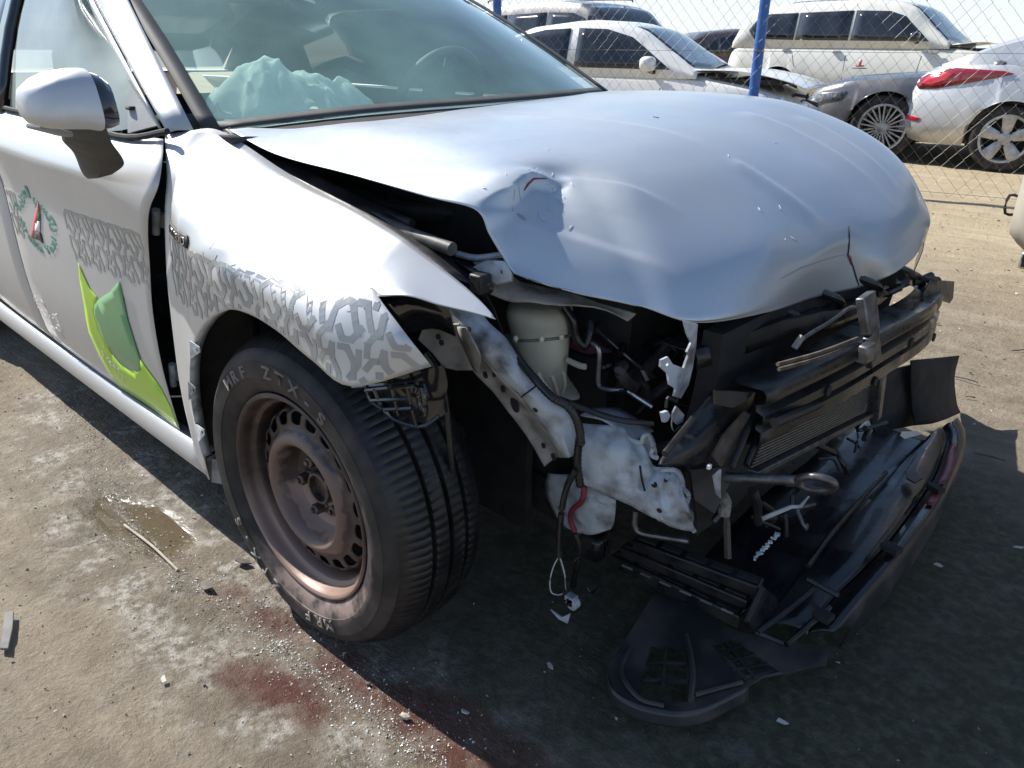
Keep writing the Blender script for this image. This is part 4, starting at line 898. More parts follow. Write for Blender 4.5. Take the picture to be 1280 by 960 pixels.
# crumpled tie panel that runs under the bonnet
TP = [[(0.186, -0.600, 0.783), (0.232, -0.560, 0.787), (0.246, -0.550, 0.758), (0.306, -0.500, 0.736), (0.389, -0.460, 0.716), (0.431, -0.430, 0.702)],
      [(0.214, -0.600, 0.768), (0.234, -0.580, 0.757), (0.266, -0.560, 0.743), (0.323, -0.520, 0.729), (0.387, -0.470, 0.714), (0.431, -0.440, 0.698)],
      [(0.227, -0.610, 0.736), (0.265, -0.585, 0.724), (0.293, -0.565, 0.723), (0.337, -0.530, 0.720), (0.389, -0.480, 0.715), (0.429, -0.450, 0.694)]]
bm = bmesh.new(); add_grid(bm, surf_pts(TP, 4, 5))
for v in bm.verts: v.co += V((1, -.6, 1))*.006*nz(v.co, 15, 8)
link('tie_panel', bm, 'primer_dirty', car, solid=.003)
bk = plate('hinge_bracket', [(0.209, -0.620, 0.779), (0.226, -0.600, 0.792), (0.263, -0.590, 0.795), (0.278, -0.590, 0.778), (0.277, -0.590, 0.764), (0.248, -0.600, 0.754), (0.230, -0.610, 0.766)], 'primer', car, .008, holes=[circle((0.260, -0.597, 0.777), .0045, V((.8, -.2, .2)), V((-.2, 0, .9)), 10)], normal=(.3, -.8, .5))
corrugated('wiring_conduit', [(0.135, -0.620, 0.779), (0.199, -0.630, 0.783), (0.244, -0.635, 0.772), (0.261, -0.630, 0.756), (0.228, -0.625, 0.740), (0.199, -0.630, 0.748)], .007, 'black', car)
tube('bracket_strip', [(0.144, -0.600, 0.792), (0.187, -0.590, 0.790), (0.232, -0.560, 0.800)], .006, 'primer', car, 8, 3)
box('relay_block', (0.247, -0.640, 0.765), (.03, .03, .035), 'blackdusty', car)
# cream washer tank
bm = bmesh.new()
TK = [((0.194, -0.520, 0.688), (0.288, -0.460, 0.689), .065), ((0.186, -0.530, 0.668), (0.304, -0.460, 0.662), .075), ((0.214, -0.530, 0.620), (0.307, -0.460, 0.635), .075), ((0.235, -0.530, 0.575), (0.308, -0.460, 0.575), .072), ((0.256, -0.520, 0.549), (0.307, -0.460, 0.537), .066), ((0.303, -0.500, 0.520), (0.302, -0.470, 0.515), .05)]
rings = []
for a, b_, dp in TK:
    a, b_ = V(a), V(b_); c = (a+b_)/2; hw = (b_-a)/2; dv = V((-hw.y, hw.x, 0)).normalized()*-1
    if dv.y < 0: dv = -dv
    ring = []
    for k in range(28):
        t_ = 2*math.pi*k/28; cx, sx_ = math.cos(t_), math.sin(t_)
        ring.append(bm.verts.new(c + dv*dp*.7 + hw*math.copysign(abs(cx)**.7, cx) + dv*dp*math.copysign(abs(sx_)**.7, sx_)))
    rings.append(ring)
for a, b_ in zip(rings, rings[1:]):
    for k in range(28): bm.faces.new((a[k], a[(k+1) % 28], b_[(k+1) % 28], b_[k]))
bm.faces.new(rings[0]); bm.faces.new(rings[-1][::-1])
tank = link('washer_tank', bm, 'tank', car, sub=2)
tube('tank_band', [(0.221, -0.555, 0.639), (0.270, -0.575, 0.648), (0.317, -0.560, 0.657), (0.337, -0.520, 0.657), (0.325, -0.485, 0.650)], .0032, 'seal', tank, 8, 4)
for q in ((0.274, -0.578, 0.653), (0.323, -0.562, 0.661), (0.338, -0.525, 0.659)): box('tank_clip', q, (.010, .010, .012), 'tank', tank)
for k in range(3):
    tube('tank_rib', [(0.310, -0.555, 0.590), (0.322, -0.550, 0.569), (0.323, -0.520, 0.537)] if k == 0 else ([(0.334, -0.545, 0.589), (0.332, -0.530, 0.562), (0.327, -0.515, 0.537)] if k == 1 else [(0.334, -0.510, 0.584), (0.330, -0.500, 0.556), (0.323, -0.500, 0.531)]), .004, 'tank', tank, 8, 3)
c = V((0.329, -0.470, 0.591)); tube('tank_spout', [c + V((-.02, 0, .0)), c + V((.012, 0, -.003)), c + V((.024, .002, -.002))], .006, 'tank', tank, 8, 2)
# purple box, black ducts, pipe
plate('plum_panel', [(0.225, -0.360, 0.584), (0.277, -0.360, 0.602), (0.328, -0.340, 0.583), (0.301, -0.350, 0.510), (0.276, -0.360, 0.512), (0.238, -0.370, 0.529)], 'purple', car, .02, normal=(.4, -.8, 0))
plate('backing_panel', [(0.204, -0.340, 0.643), (0.250, -0.330, 0.651), (0.256, -0.330, 0.594), (0.235, -0.350, 0.569)], 'purple', car, .01, normal=(.4, -.8, 0))
bm = bmesh.new(); add_bar(bm, (0.277, -0.340, 0.626), (0.386, -0.280, 0.526), .05, .035, (0, -.5, 1)); link('air_duct', bm, 'blackdusty', car, bevel=.006)
bm = bmesh.new(); add_bar(bm, (0.267, -0.280, 0.619), (0.389, -0.240, 0.535), .06, .06, (0, -.5, 1)); link('battery_tray', bm, 'black', car, bevel=.008)
tube('duct_edge', [(0.322, -0.360, 0.609), (0.369, -0.345, 0.574), (0.405, -0.310, 0.534)], .004, 'steel', car, 8, 3)
tube('coolant_hose', [(0.290, -0.460, 0.690), (0.307, -0.455, 0.666), (0.313, -0.450, 0.634), (0.328, -0.440, 0.617), (0.329, -0.430, 0.638), (0.323, -0.420, 0.661)], .009, 'black', car, 10, 5)
tube('metal_pipe', [(0.334, -0.430, 0.623), (0.350, -0.430, 0.618), (0.356, -0.430, 0.599), (0.356, -0.430, 0.557), (0.361, -0.430, 0.539), (0.382, -0.430, 0.539), (0.415, -0.420, 0.544), (0.432, -0.410, 0.534), (0.464, -0.400, 0.519)], .0046, 'alu', car, 8, 5)
tube('pipe_sleeve', [(0.395, -0.425, 0.540), (0.420, -0.420, 0.543)], .0062, 'black', car, 8, 2)
# side member, crumpled white box section
SM = [[(0.392, -0.540, 0.519), (0.399, -0.535, 0.510), (0.439, -0.520, 0.514), (0.476, -0.510, 0.519), (0.493, -0.500, 0.497), (0.515, -0.500, 0.494), (0.540, -0.500, 0.462), (0.579, -0.500, 0.471), (0.596, -0.500, 0.455)],
      [(0.406, -0.555, 0.483), (0.428, -0.550, 0.489), (0.461, -0.540, 0.489), (0.494, -0.530, 0.486), (0.517, -0.525, 0.477), (0.532, -0.520, 0.463), (0.557, -0.520, 0.443), (0.589, -0.515, 0.439), (0.614, -0.510, 0.433)],
      [(0.413, -0.560, 0.441), (0.435, -0.555, 0.443), (0.468, -0.545, 0.443), (0.504, -0.540, 0.441), (0.528, -0.535, 0.437), (0.545, -0.530, 0.426), (0.569, -0.525, 0.411), (0.598, -0.520, 0.406), (0.628, -0.510, 0.404)],
      [(0.419, -0.555, 0.401), (0.439, -0.550, 0.397), (0.478, -0.540, 0.392), (0.520, -0.535, 0.388), (0.539, -0.530, 0.382), (0.553, -0.525, 0.376), (0.574, -0.520, 0.372), (0.604, -0.515, 0.369), (0.636, -0.505, 0.371)]]
bm = bmesh.new(); add_grid(bm, surf_pts(SM, 6, 6))
for v in bm.verts: v.co += V((.5, -1, .3))*((.005*nz(v.co, 9, 3) - .009*max(0, 1 - abs(nz(v.co, 7, 5))*7) + .006*max(0, 1 - abs(nz(v.co, 12, 6))*9))*min(1, max(.15, (v.co.x-.42)/.15)) + .003*nz(v.co, 26, 6))
sm_ = link('side_member', bm, 'primer', car, solid=.0035); smb = bvh_of(sm_)
decal('member_hole', [circle(q, r, (1, 0, 0), (0, 0, 1), 10) for q, r in (((0.558, -0.520, 0.439), .005), ((0.574, -0.520, 0.395), .005), ((0.575, -0.510, 0.455), .005))], 'blackmatt', sm_, smb, cuts=0, off=.003)
tube('member_torn_edge', [(0.557, -0.500, 0.460), (0.586, -0.502, 0.472), (0.601, -0.505, 0.462), (0.603, -0.500, 0.443), (0.620, -0.510, 0.440), (0.613, -0.500, 0.411), (0.629, -0.508, 0.403), (0.625, -0.500, 0.379), (0.637, -0.506, 0.372)], .0042, 'primer', sm_, 8, 5)
tube('member_crease', [(0.534, -0.535, 0.474), (0.542, -0.540, 0.457), (0.548, -0.535, 0.429)], .0022, 'blackmatt', sm_, 6, 3)
surf('member_top', [[(0.394, -0.530, 0.522), (0.438, -0.520, 0.524), (0.477, -0.510, 0.507), (0.493, -0.500, 0.494)], [(0.350, -0.430, 0.490), (0.402, -0.420, 0.501), (0.449, -0.410, 0.485), (0.478, -0.410, 0.476)]], 'primer', car, 3, 4, .003)
tube('torn_flange', [(0.477, -0.510, 0.510), (0.494, -0.505, 0.498), (0.510, -0.500, 0.498), (0.514, -0.500, 0.511), (0.522, -0.495, 0.514), (0.536, -0.500, 0.501), (0.530, -0.495, 0.479), (0.545, -0.500, 0.480)], .0045, 'primer', car, 8, 5)
surf('torn_scrap', [[(0.510, -0.500, 0.501), (0.513, -0.495, 0.512), (0.524, -0.490, 0.511)], [(0.514, -0.500, 0.482), (0.515, -0.485, 0.488), (0.535, -0.490, 0.492)], [(0.538, -0.500, 0.476), (0.531, -0.490, 0.480), (0.539, -0.490, 0.476)]], 'primer', car, 3, 3, .002)
# broken strut foot hanging below
SF = [[(0.270, -0.470, 0.325), (0.335, -0.480, 0.350), (0.381, -0.480, 0.348), (0.444, -0.470, 0.335)], [(0.257, -0.460, 0.274), (0.331, -0.480, 0.309), (0.396, -0.490, 0.325), (0.445, -0.470, 0.312)], [(0.281, -0.460, 0.234), (0.345, -0.480, 0.272), (0.395, -0.485, 0.283), (0.444, -0.470, 0.285)], [(0.304, -0.460, 0.210), (0.345, -0.470, 0.218), (0.390, -0.475, 0.233), (0.438, -0.470, 0.266)]]
bm = bmesh.new(); add_grid(bm, surf_pts(SF, 5, 5))
for v in bm.verts: v.co += V((.5, -1, .3))*(.004*nz(v.co, 14, 9) - .008*max(0, 1 - abs(nz(v.co, 9, 2))*6))
link('crumpled_gusset', bm, 'primer', car, solid=.003)
surf('inner_gusset', [[(0.223, -0.440, 0.262), (0.261, -0.440, 0.306)], [(0.229, -0.430, 0.226), (0.267, -0.430, 0.248)], [(0.270, -0.430, 0.192), (0.288, -0.430, 0.206)]], 'steel', car, 3, 3, .003)
tube('stained_strap', [(0.391, -0.500, 0.358), (0.388, -0.505, 0.324), (0.363, -0.500, 0.292), (0.355, -0.495, 0.262), (0.364, -0.490, 0.236)], .006, 'red', car, 8, 4)
bm = bmesh.new(); add_box(bm, V((0.388, -0.450, 0.195)), (.05, .05, .055)); link('horn_body', bm, 'black', car, bevel=.008)
tube('dangling_hose', [(0.352, -0.470, 0.215), (0.365, -0.470, 0.194), (0.364, -0.470, 0.159), (0.357, -0.470, 0.121), (0.350, -0.470, 0.076)], .007, 'black', car, 8, 4)
tube('hose_ring', [(0.348, -0.465, 0.143), (0.354, -0.460, 0.137), (0.362, -0.465, 0.151)], .002, 'alu', car, 6, 3)
tube('thin_cable', [(0.422, -0.450, 0.244), (0.417, -0.450, 0.198), (0.416, -0.450, 0.153), (0.403, -0.450, 0.100), (0.388, -0.450, 0.072), (0.374, -0.450, 0.078)], .0025, 'black', car, 6, 4)
# conduit that falls over the rails, with wires and plug
corrugated('wiring_conduit', [(0.271, -0.600, 0.662), (0.326, -0.620, 0.635), (0.366, -0.625, 0.614), (0.401, -0.620, 0.590), (0.429, -0.610, 0.578), (0.444, -0.600, 0.548), (0.448, -0.595, 0.511), (0.441, -0.590, 0.509), (0.435, -0.585, 0.459), (0.441, -0.580, 0.413)], .0082, 'black', car)
tube('black_hose', [(0.441, -0.595, 0.452), (0.428, -0.600, 0.421), (0.418, -0.600, 0.374), (0.414, -0.600, 0.319), (0.415, -0.600, 0.256)], .0062, 'black', car, 8, 5)
corrugated('wiring_conduit', [(0.387, -0.600, 0.579), (0.414, -0.570, 0.562), (0.459, -0.550, 0.551), (0.494, -0.530, 0.545), (0.532, -0.500, 0.543)], .006, 'black', car)
for k, pt in enumerate(([(0.414, -0.600, 0.255), (0.421, -0.600, 0.235), (0.431, -0.600, 0.215), (0.437, -0.600, 0.184)], [(0.413, -0.600, 0.255), (0.405, -0.605, 0.230), (0.398, -0.605, 0.194), (0.402, -0.605, 0.169), (0.415, -0.600, 0.167), (0.426, -0.600, 0.175)], [(0.416, -0.600, 0.256), (0.429, -0.600, 0.224), (0.434, -0.600, 0.190)])):
    tube('loose_wire', pt, .0014, 'primer' if k else 'black', car, 6, 4)
c = V((0.448, -0.600, 0.174)); bm = bmesh.new(); add_box(bm, c, (.020, .018, .020)); add_lathe(bm, [(0, -.007), (.012, -.007), (.012, .008), (0, .008)], 14, None, 0, c + V((.007, -.002, -.004)))
plug = link('wire_plug', bm, 'primer', car, bevel=.001, smooth=False)
for k in range(5): box('plug_slot', c + V((-.006+.006*(k % 3), -.012, -.006 + .006*(k//2))), (.003, .004, .003), 'blackmatt', plug, bevel=0)
plate('plug_tag', [(0.397, -0.600, 0.120), (0.426, -0.600, 0.118), (0.446, -0.600, 0.139), (0.441, -0.600, 0.112), (0.418, -0.600, 0.110)], 'primer', plug, .003)
# cable that hangs by the tyre
tube('hanging_cable', [(0.226, -0.750, 0.658), (0.255, -0.752, 0.636), (0.273, -0.752, 0.588), (0.281, -0.752, 0.525), (0.285, -0.752, 0.473), (0.283, -0.752, 0.417)], .0058, 'black', car, 8, 5)
tube('cable_tip', [(0.283, -0.752, 0.417), (0.282, -0.752, 0.404)], .0062, 'decalwhite', car, 8, 1)
# broken bumper retainer under the fender point
S2 = 4.364
RT = [(0.159, -0.860, 0.609), (0.236, -0.850, 0.639), (0.308, -0.800, 0.667), (0.307, -0.790, 0.631), (0.300, -0.790, 0.603), (0.307, -0.790, 0.581), (0.281, -0.800, 0.556), (0.255, -0.810, 0.549), (0.222, -0.820, 0.552), (0.211, -0.835, 0.576), (0.191, -0.840, 0.578)]
br = bpy.data.objects.new('bumper_retainer', None); COL.objects.link(br); br.parent = car
plate('retainer_back', [V(q) + V((-.006, .022, 0)) for q in RT], 'blackgloss', br, .003, normal=(.3, -1, 0))
bars = [[(0.164, -0.862, 0.611), (0.257, -0.850, 0.642), (0.293, -0.830, 0.652)], [(0.200, -0.862, 0.616), (0.267, -0.850, 0.639), (0.295, -0.835, 0.646)], [(0.209, -0.860, 0.600), (0.265, -0.850, 0.617), (0.281, -0.835, 0.619)], [(0.234, -0.852, 0.589), (0.288, -0.836, 0.604)],
        [(0.199, -0.862, 0.628), (0.209, -0.860, 0.601), (0.230, -0.852, 0.588)], [(0.222, -0.860, 0.626), (0.230, -0.855, 0.598)], [(0.255, -0.850, 0.641), (0.261, -0.845, 0.596), (0.253, -0.835, 0.569)], [(0.280, -0.840, 0.650), (0.282, -0.832, 0.598), (0.282, -0.825, 0.567)],
        [(0.275, -0.840, 0.647), (0.281, -0.830, 0.651), (0.291, -0.825, 0.644), (0.284, -0.825, 0.628)], [(0.234, -0.852, 0.589), (0.245, -0.842, 0.572), (0.278, -0.825, 0.564), (0.299, -0.815, 0.571), (0.312, -0.800, 0.586)], [(0.252, -0.850, 0.637), (0.259, -0.840, 0.645), (0.279, -0.840, 0.648)]]
for q in bars:
    bm = bmesh.new(); add_tube(bm, q, .0036, 6, 3); link('retainer_rib', bm, 'blackgloss', br)
c = V((0.295, -0.820, 0.616)); tube('retainer_ring', [c + V((.75, -.3, 0))*.020*math.cos(k*math.pi/8) + V((0, 0, 1))*.028*math.sin(k*math.pi/8) for k in range(17)], .005, 'blackgloss', br, 8, 2)
# dropped hood latch striker with its white bracket
plate('latch_bracket', [(0.555, -0.479, 0.731), (0.560, -0.442, 0.719), (0.560, -0.440, 0.679), (0.560, -0.443, 0.640), (0.560, -0.451, 0.611), (0.560, -0.472, 0.592), (0.560, -0.495, 0.603), (0.560, -0.492, 0.616), (0.560, -0.513, 0.630), (0.555, -0.514, 0.649), (0.550, -0.530, 0.664), (0.550, -0.530, 0.676), (0.550, -0.510, 0.676), (0.555, -0.501, 0.662), (0.560, -0.473, 0.648), (0.560, -0.462, 0.669), (0.560, -0.468, 0.676), (0.560, -0.456, 0.690), (0.560, -0.471, 0.707)], 'primer', car, .004,
      holes=[circle((0.552, -0.514, 0.666), .0045, (0, 1, 0), (0, 0, 1), 10)], normal=(1, 0, 0))
plate('latch_clip', [(0.570, -0.548, 0.594), (0.570, -0.531, 0.592), (0.570, -0.520, 0.580), (0.570, -0.528, 0.572), (0.570, -0.538, 0.573)], 'primer', car, .006, normal=(1, 0, 0))
plate('torn_tag', [(0.570, -0.500, 0.590), (0.570, -0.470, 0.563), (0.570, -0.472, 0.551), (0.570, -0.490, 0.551), (0.570, -0.508, 0.566), (0.570, -0.509, 0.580)], 'primer', car, .003, normal=(1, 0, 0))
tube('loose_wire', [(0.572, -0.509, 0.566), (0.574, -0.511, 0.557), (0.576, -0.503, 0.545), (0.574, -0.481, 0.547)], .0014, 'alu', car, 6, 4)
tube('latch_cable', [(0.560, -0.479, 0.599), (0.565, -0.489, 0.591), (0.565, -0.516, 0.608), (0.565, -0.520, 0.591)], .003, 'black', car, 6, 4)
# ================================================================== NOSE
# ridged impact beam, far half still straight
BC = [V((.665, -.36, .530)), V((.705, -.12, .545)), V((.722, .10, .552)), V((.715, .34, .535)), V((.682, .56, .512)), V((.640, .66, .498))]
prf = [(-.07, .070), (-.006, .070), (.0, .062), (.0, .046), (-.016, .040), (-.016, .028), (.0, .022), (.0, .006), (-.012, .002), (-.012, -.006), (.0, -.010), (.0, -.034), (-.006, -.038), (-.07, -.038)]
bm = bmesh.new(); add_grid(bm, surf_pts([[b_ + V((dx, 0, dz)) for b_ in BC] for dx, dz in prf], 1, 6, True)); link('impact_beam', bm, 'black', car, solid=.003)
for k, yy in enumerate((-.20, -.02, .14, .40)):
    bm = bmesh.new(); c = cr(BC, (yy + .36)/1.02*5) + V((.002, 0, -.033 if k % 2 else .012)); add_plate(bm, circle(c, .011, (0, 1, 0), (0, 0, 1), 14), .003, normal=(1, 0, 0)); link('beam_hole', bm, 'blackmatt', car)
bm = bmesh.new(); add_plate(bm, [(0.665, 0.431, 0.569), (0.655, 0.494, 0.612), (0.645, 0.776, 0.549), (0.650, 0.785, 0.500), (0.660, 0.609, 0.553)], .02, normal=(.3, 0, 1)); link('beam_end_plate', bm, 'steel', car, bevel=.003)
bm = bmesh.new(); add_lathe(bm, [(0, .0), (.012, 0), (.012, .012), (.02, .012), (.02, .016), (0, .016)], 6); bmesh.ops.rotate(bm, verts=bm.verts, cent=(0, 0, 0), matrix=Matrix.Rotation(R(90), 3, 'X')); bmesh.ops.translate(bm, verts=bm.verts, vec=V((0.655, 0.537, 0.610))); link('bolt', bm, 'brownfelt', car, smooth=False)
tube('coolant_hose', [(0.620, 0.404, 0.647), (0.620, 0.477, 0.638), (0.620, 0.562, 0.609), (0.620, 0.593, 0.585), (0.620, 0.554, 0.563)], .011, 'black', car, 10, 5)
plate('white_scrap', [(0.600, 0.452, 0.634), (0.600, 0.535, 0.611), (0.600, 0.602, 0.586), (0.600, 0.495, 0.593), (0.600, 0.452, 0.616)], 'primer', car, .004)
# upper cross support and centre latch post
USP = [V((.54, -.40, .64)), V((.585, -.15, .645)), V((.60, .1, .62)), (V((.575, .36, .59))), V((.55, .6, .58))]
bm = bmesh.new(); add_grid(bm, surf_pts([[V(b_) + V((dx, 0, dz)) for b_ in USP] for dx, dz in ((-.09, .0), (-.07, .014), (-.03, .010), (0, .012), (.006, -.006), (.006, -.022))], 1, 5, True))
for v in bm.verts: v.co += V((.3, 0, 1))*.008*nz(v.co, 12, 3)
link('upper_support', bm, 'black', car, solid=.003)
bm = bmesh.new(); add_bar(bm, (0.705, -0.085, 0.725), (0.725, -0.079, 0.655), .055, .018, (1, 0, 0)); add_bar(bm, (0.728, -0.089, 0.658), (0.735, -0.056, 0.590), .045, .014, (1, 0, 0)); link('latch_post', bm, 'steel', car, bevel=.003)
box('latch', (0.745, -0.144, 0.635), (.02, .04, .035), 'steel', car)
for a, b_ in (((0.700, -0.418, 0.678), (0.720, -0.129, 0.653)), ((0.700, -0.410, 0.667), (0.725, -0.124, 0.643))): tube('wire_loom', [a, (V(a)+V(b_))/2 + V((0, 0, -.004)), b_], .0035, 'brownfelt', car, 6, 3)
tube('bonnet_cable', [(0.660, -0.253, 0.653), (0.660, -0.223, 0.664), (0.660, -0.115, 0.667), (0.660, -0.026, 0.674), (0.660, 0.036, 0.661)], .004, 'steel', car, 6, 4)
tube('bonnet_cable', [(0.660, -0.264, 0.654), (0.665, -0.249, 0.674)], .006, 'primer_dirty', car, 6, 1)
for k in range(5):
    a = V((.50 + .02*k, -.30 + .17*k, .68)); tube('hose_run', [a, a + V((.05, .06, -.03)), a + V((.04, .14, -.07)), a + V((.06, .2, -.06))], .010, 'black', car, 8, 4)
# dark mass behind the nose
bm = bmesh.new(); add_box(bm, (.545, .10, .47), (.04, .92, .42)); bmesh.ops.subdivide_edges(bm, edges=bm.edges[:], cuts=6, use_grid_fill=True)
for v in bm.verts: v.co += V((nz(v.co, 9, 1)*.02, 0, 0))
link('radiator', bm, 'blackmatt', car)
# condenser core: thin fins between two tanks
q0, q1, q2, q3 = V((0.665, -0.313, 0.539)), V((0.665, 0.185, 0.461)), V((0.665, 0.219, 0.369)), V((0.665, -0.382, 0.456))
plate('condenser_back', [q + V((-.012, 0, 0)) for q in (q0, q1, q2, q3)], 'blackmatt', car, .004, normal=(1, 0, 0))
bm = bmesh.new(); nf = 15
for k in range(nf):
    f = (k+.3)/nf; a = q0.lerp(q3, f); b_ = q1.lerp(q2, f); n = 14
    pts = [a.lerp(b_, i/n) for i in range(n+1)]
    for u_, v_ in zip(pts, pts[1:]): add_bar(bm, u_, v_, .003, .0018, (1, 0, .2))
tag(link('condenser_fin', bm, 'fins', car, smooth=False), kind='stuff')
bm = bmesh.new(); add_bar(bm, q3 + V((.004, 0, -.006)), q2 + V((.004, 0, -.006)), .022, .012); link('condenser_edge', bm, 'steel', car, bevel=.002)
tube('condenser_tube', [(0.690, -0.368, 0.552), (0.690, -0.242, 0.534), (0.690, -0.053, 0.508)], .009, 'black', car, 8, 3)
bm = bmesh.new(); add_bar(bm, q1 + V((.01, .01, .02)), q2 + V((.01, .01, -.02)), .03, .03); link('condenser_tank', bm, 'steel', car, bevel=.005)
# broken black box at the near corner, torn shrouds
BX = [[(0.560, -0.357, 0.570), (0.570, -0.304, 0.561), (0.580, -0.223, 0.528)], [(0.580, -0.443, 0.566), (0.600, -0.386, 0.553), (0.600, -0.291, 0.518)], [(0.600, -0.568, 0.538), (0.620, -0.508, 0.535), (0.620, -0.449, 0.518)], [(0.610, -0.598, 0.531), (0.620, -0.519, 0.502), (0.620, -0.463, 0.490)]]
surf('broken_shroud', BX, 'black', car, 5, 4, .006)
plate('shroud_wall', [(0.600, -0.486, 0.475), (0.620, -0.399, 0.453), (0.630, -0.381, 0.428), (0.630, -0.436, 0.377), (0.620, -0.437, 0.341), (0.600, -0.438, 0.347), (0.600, -0.459, 0.403)], 'blackdusty', car, .006, normal=(1, -.3, 0))
for P4 in ([(0.625, -0.357, 0.551), (0.630, -0.336, 0.540), (0.635, -0.367, 0.515), (0.640, -0.450, 0.480), (0.630, -0.471, 0.509), (0.625, -0.424, 0.527)], [(0.635, -0.272, 0.526), (0.640, -0.259, 0.515), (0.645, -0.305, 0.467), (0.650, -0.337, 0.440), (0.645, -0.357, 0.456), (0.640, -0.323, 0.489)]):
    bm = bmesh.new(); add_plate(bm, P4, .004, normal=(1, 0, 0), jag=.002); link('torn_shroud', bm, 'brownfelt', car)
for a, b_ in (((0.630, -0.310, 0.548), (0.660, -0.449, 0.485)), ((0.640, -0.283, 0.537), (0.660, -0.391, 0.467)), ((0.600, -0.442, 0.593), (0.620, -0.602, 0.556))): tube('shroud_rib', [a, b_], .006, 'black', car, 8, 1)
plate('shroud_flap', [(0.630, -0.489, 0.633), (0.640, -0.364, 0.592), (0.645, -0.401, 0.591), (0.645, -0.448, 0.593), (0.635, -0.490, 0.610)], 'black', car, .004, normal=(1, 0, .3))
box('white_chip', (0.650, -0.508, 0.507), (.006, .008, .008), 'decalwhite', car, bevel=.001)
# tow hook
hk = tube('tow_hook', [(0.616, -0.400, 0.428), (0.673, -0.395, 0.447), (0.755, -0.385, 0.472)], .0095, 'steel', car, 14, 3)
c = V((0.782, -0.383, 0.477)); e = (V((0.755, -0.385, 0.472)) - V((0.616, -0.400, 0.428))).normalized(); f_ = V((.0, .55, -.85)); f_ = (f_ - e*f_.dot(e)).normalized()
tube('tow_eye', [c + e*.030*math.cos(k*math.pi/12) + f_*.021*math.sin(k*math.pi/12) for k in range(25)], .0068, 'steel', hk, 12, 2)
for P4 in ([(0.630, -0.453, 0.459), (0.640, -0.448, 0.474), (0.640, -0.440, 0.429), (0.640, -0.433, 0.409), (0.635, -0.441, 0.419)], [(0.670, -0.313, 0.328), (0.700, -0.260, 0.343), (0.710, -0.238, 0.338), (0.720, -0.229, 0.358), (0.712, -0.234, 0.333), (0.700, -0.257, 0.334), (0.670, -0.305, 0.316)]):
    plate('bent_strip', P4, 'primer', car, .003, normal=(1, 0, 0))
tube('broken_strut', [(0.640, -0.300, 0.368), (0.640, -0.271, 0.325), (0.640, -0.249, 0.270)], .009, 'blackdusty', car, 8, 3)
tube('broken_strut', [(0.630, -0.409, 0.400), (0.630, -0.388, 0.373), (0.630, -0.387, 0.349)], .012, 'primer_dirty', car, 8, 3)
tube('grey_tube', [(0.485, -0.460, 0.325), (0.486, -0.460, 0.290), (0.501, -0.455, 0.279), (0.546, -0.450, 0.289), (0.593, -0.440, 0.298)], .0055, 'steel', car, 8, 4)
for k in range(16):
    a = V((random.uniform(.58, .66), random.uniform(-.42, .35), random.uniform(.20, .36))); tube('snapped_clip', [a, a + V((random.uniform(-.01, .03), random.uniform(-.03, .05), random.uniform(-.04, .02))), a + V((random.uniform(0, .04), random.uniform(-.03, .09), random.uniform(-.07, -.01)))], random.uniform(.003, .008), random.choice(['black', 'blackdusty', 'black', 'steel']), car, 6, 3)
# far corner air guide
surf('air_guide', [[(0.600, 0.728, 0.334), (0.600, 1.079, 0.247), (0.610, 1.249, 0.208)], [(0.600, 0.788, 0.238), (0.620, 0.989, 0.201), (0.620, 1.208, 0.145)], [(0.610, 0.826, 0.148), (0.630, 0.987, 0.120), (0.630, 1.291, 0.025)], [(0.640, 0.771, 0.127), (0.660, 0.939, 0.084), (0.650, 1.290, -0.006)]], 'blackmatt', car, 3, 3, .004)
plate('far_shroud', [(0.560, 0.533, 0.338), (0.570, 0.898, 0.269), (0.600, 0.973, 0.046), (0.580, 0.598, 0.145), (0.560, 0.550, 0.224)], 'blackmatt', car, .006, normal=(1, 0, 0))
# ================================================================== LOWER GRILLE AND UNDERTRAY
def drow(off, *pts): return [V(q) + V(off) for q in pts]
outer = [(0.720, 0.894, 0.130), (0.758, 0.843, 0.110), (0.796, 0.694, 0.100), (0.833, 0.424, 0.100), (0.851, 0.198, 0.100), (0.856, 0.033, 0.100), (0.845, -0.116, 0.090), (0.834, -0.191, 0.080)]
lipi = [(0.732, 0.763, 0.170), (0.771, 0.692, 0.165), (0.807, 0.529, 0.165), (0.839, 0.272, 0.165), (0.844, 0.069, 0.165), (0.840, -0.070, 0.160), (0.832, -0.200, 0.140), (0.827, -0.271, 0.120)]
bandi = [(0.720, 0.751, 0.160), (0.750, 0.685, 0.155), (0.791, 0.458, 0.155), (0.806, 0.276, 0.155), (0.815, 0.070, 0.155), (0.811, -0.073, 0.150), (0.795, -0.192, 0.130), (0.793, -0.288, 0.110)]
pan = [(0.713, 0.635, 0.170), (0.719, 0.614, 0.170), (0.714, 0.437, 0.165), (0.717, 0.267, 0.160), (0.708, 0.105, 0.155), (0.711, -0.046, 0.150), (0.715, -0.167, 0.135), (0.720, -0.323, 0.110)]
ba = [V(q) + V((-.006, 0, -.022)) for q in bandi]; bb = [V(q).lerp(V(p_), .06) + V((0, 0, -.022)) for q, p_ in zip(bandi, pan)]; bc = [V(q).lerp(V(p_), .10) for q, p_ in zip(bandi, pan)]
oute = [V(q) + V((-.01, 0, -.05)) for q in outer]
surf('bumper_lip', [oute, outer, [V(a).lerp(V(b_), .5) + V((.004, 0, .012)) for a, b_ in zip(outer, lipi)], lipi], 'brownplastic', car, 3, 5, .003)
ut = surf('undertray', [lipi, [V(a).lerp(V(b_), .5) + V((0, 0, .003)) for a, b_ in zip(lipi, bandi)], bandi, ba, bb, bc], 'blackwet', car, 2, 5, .003, True)
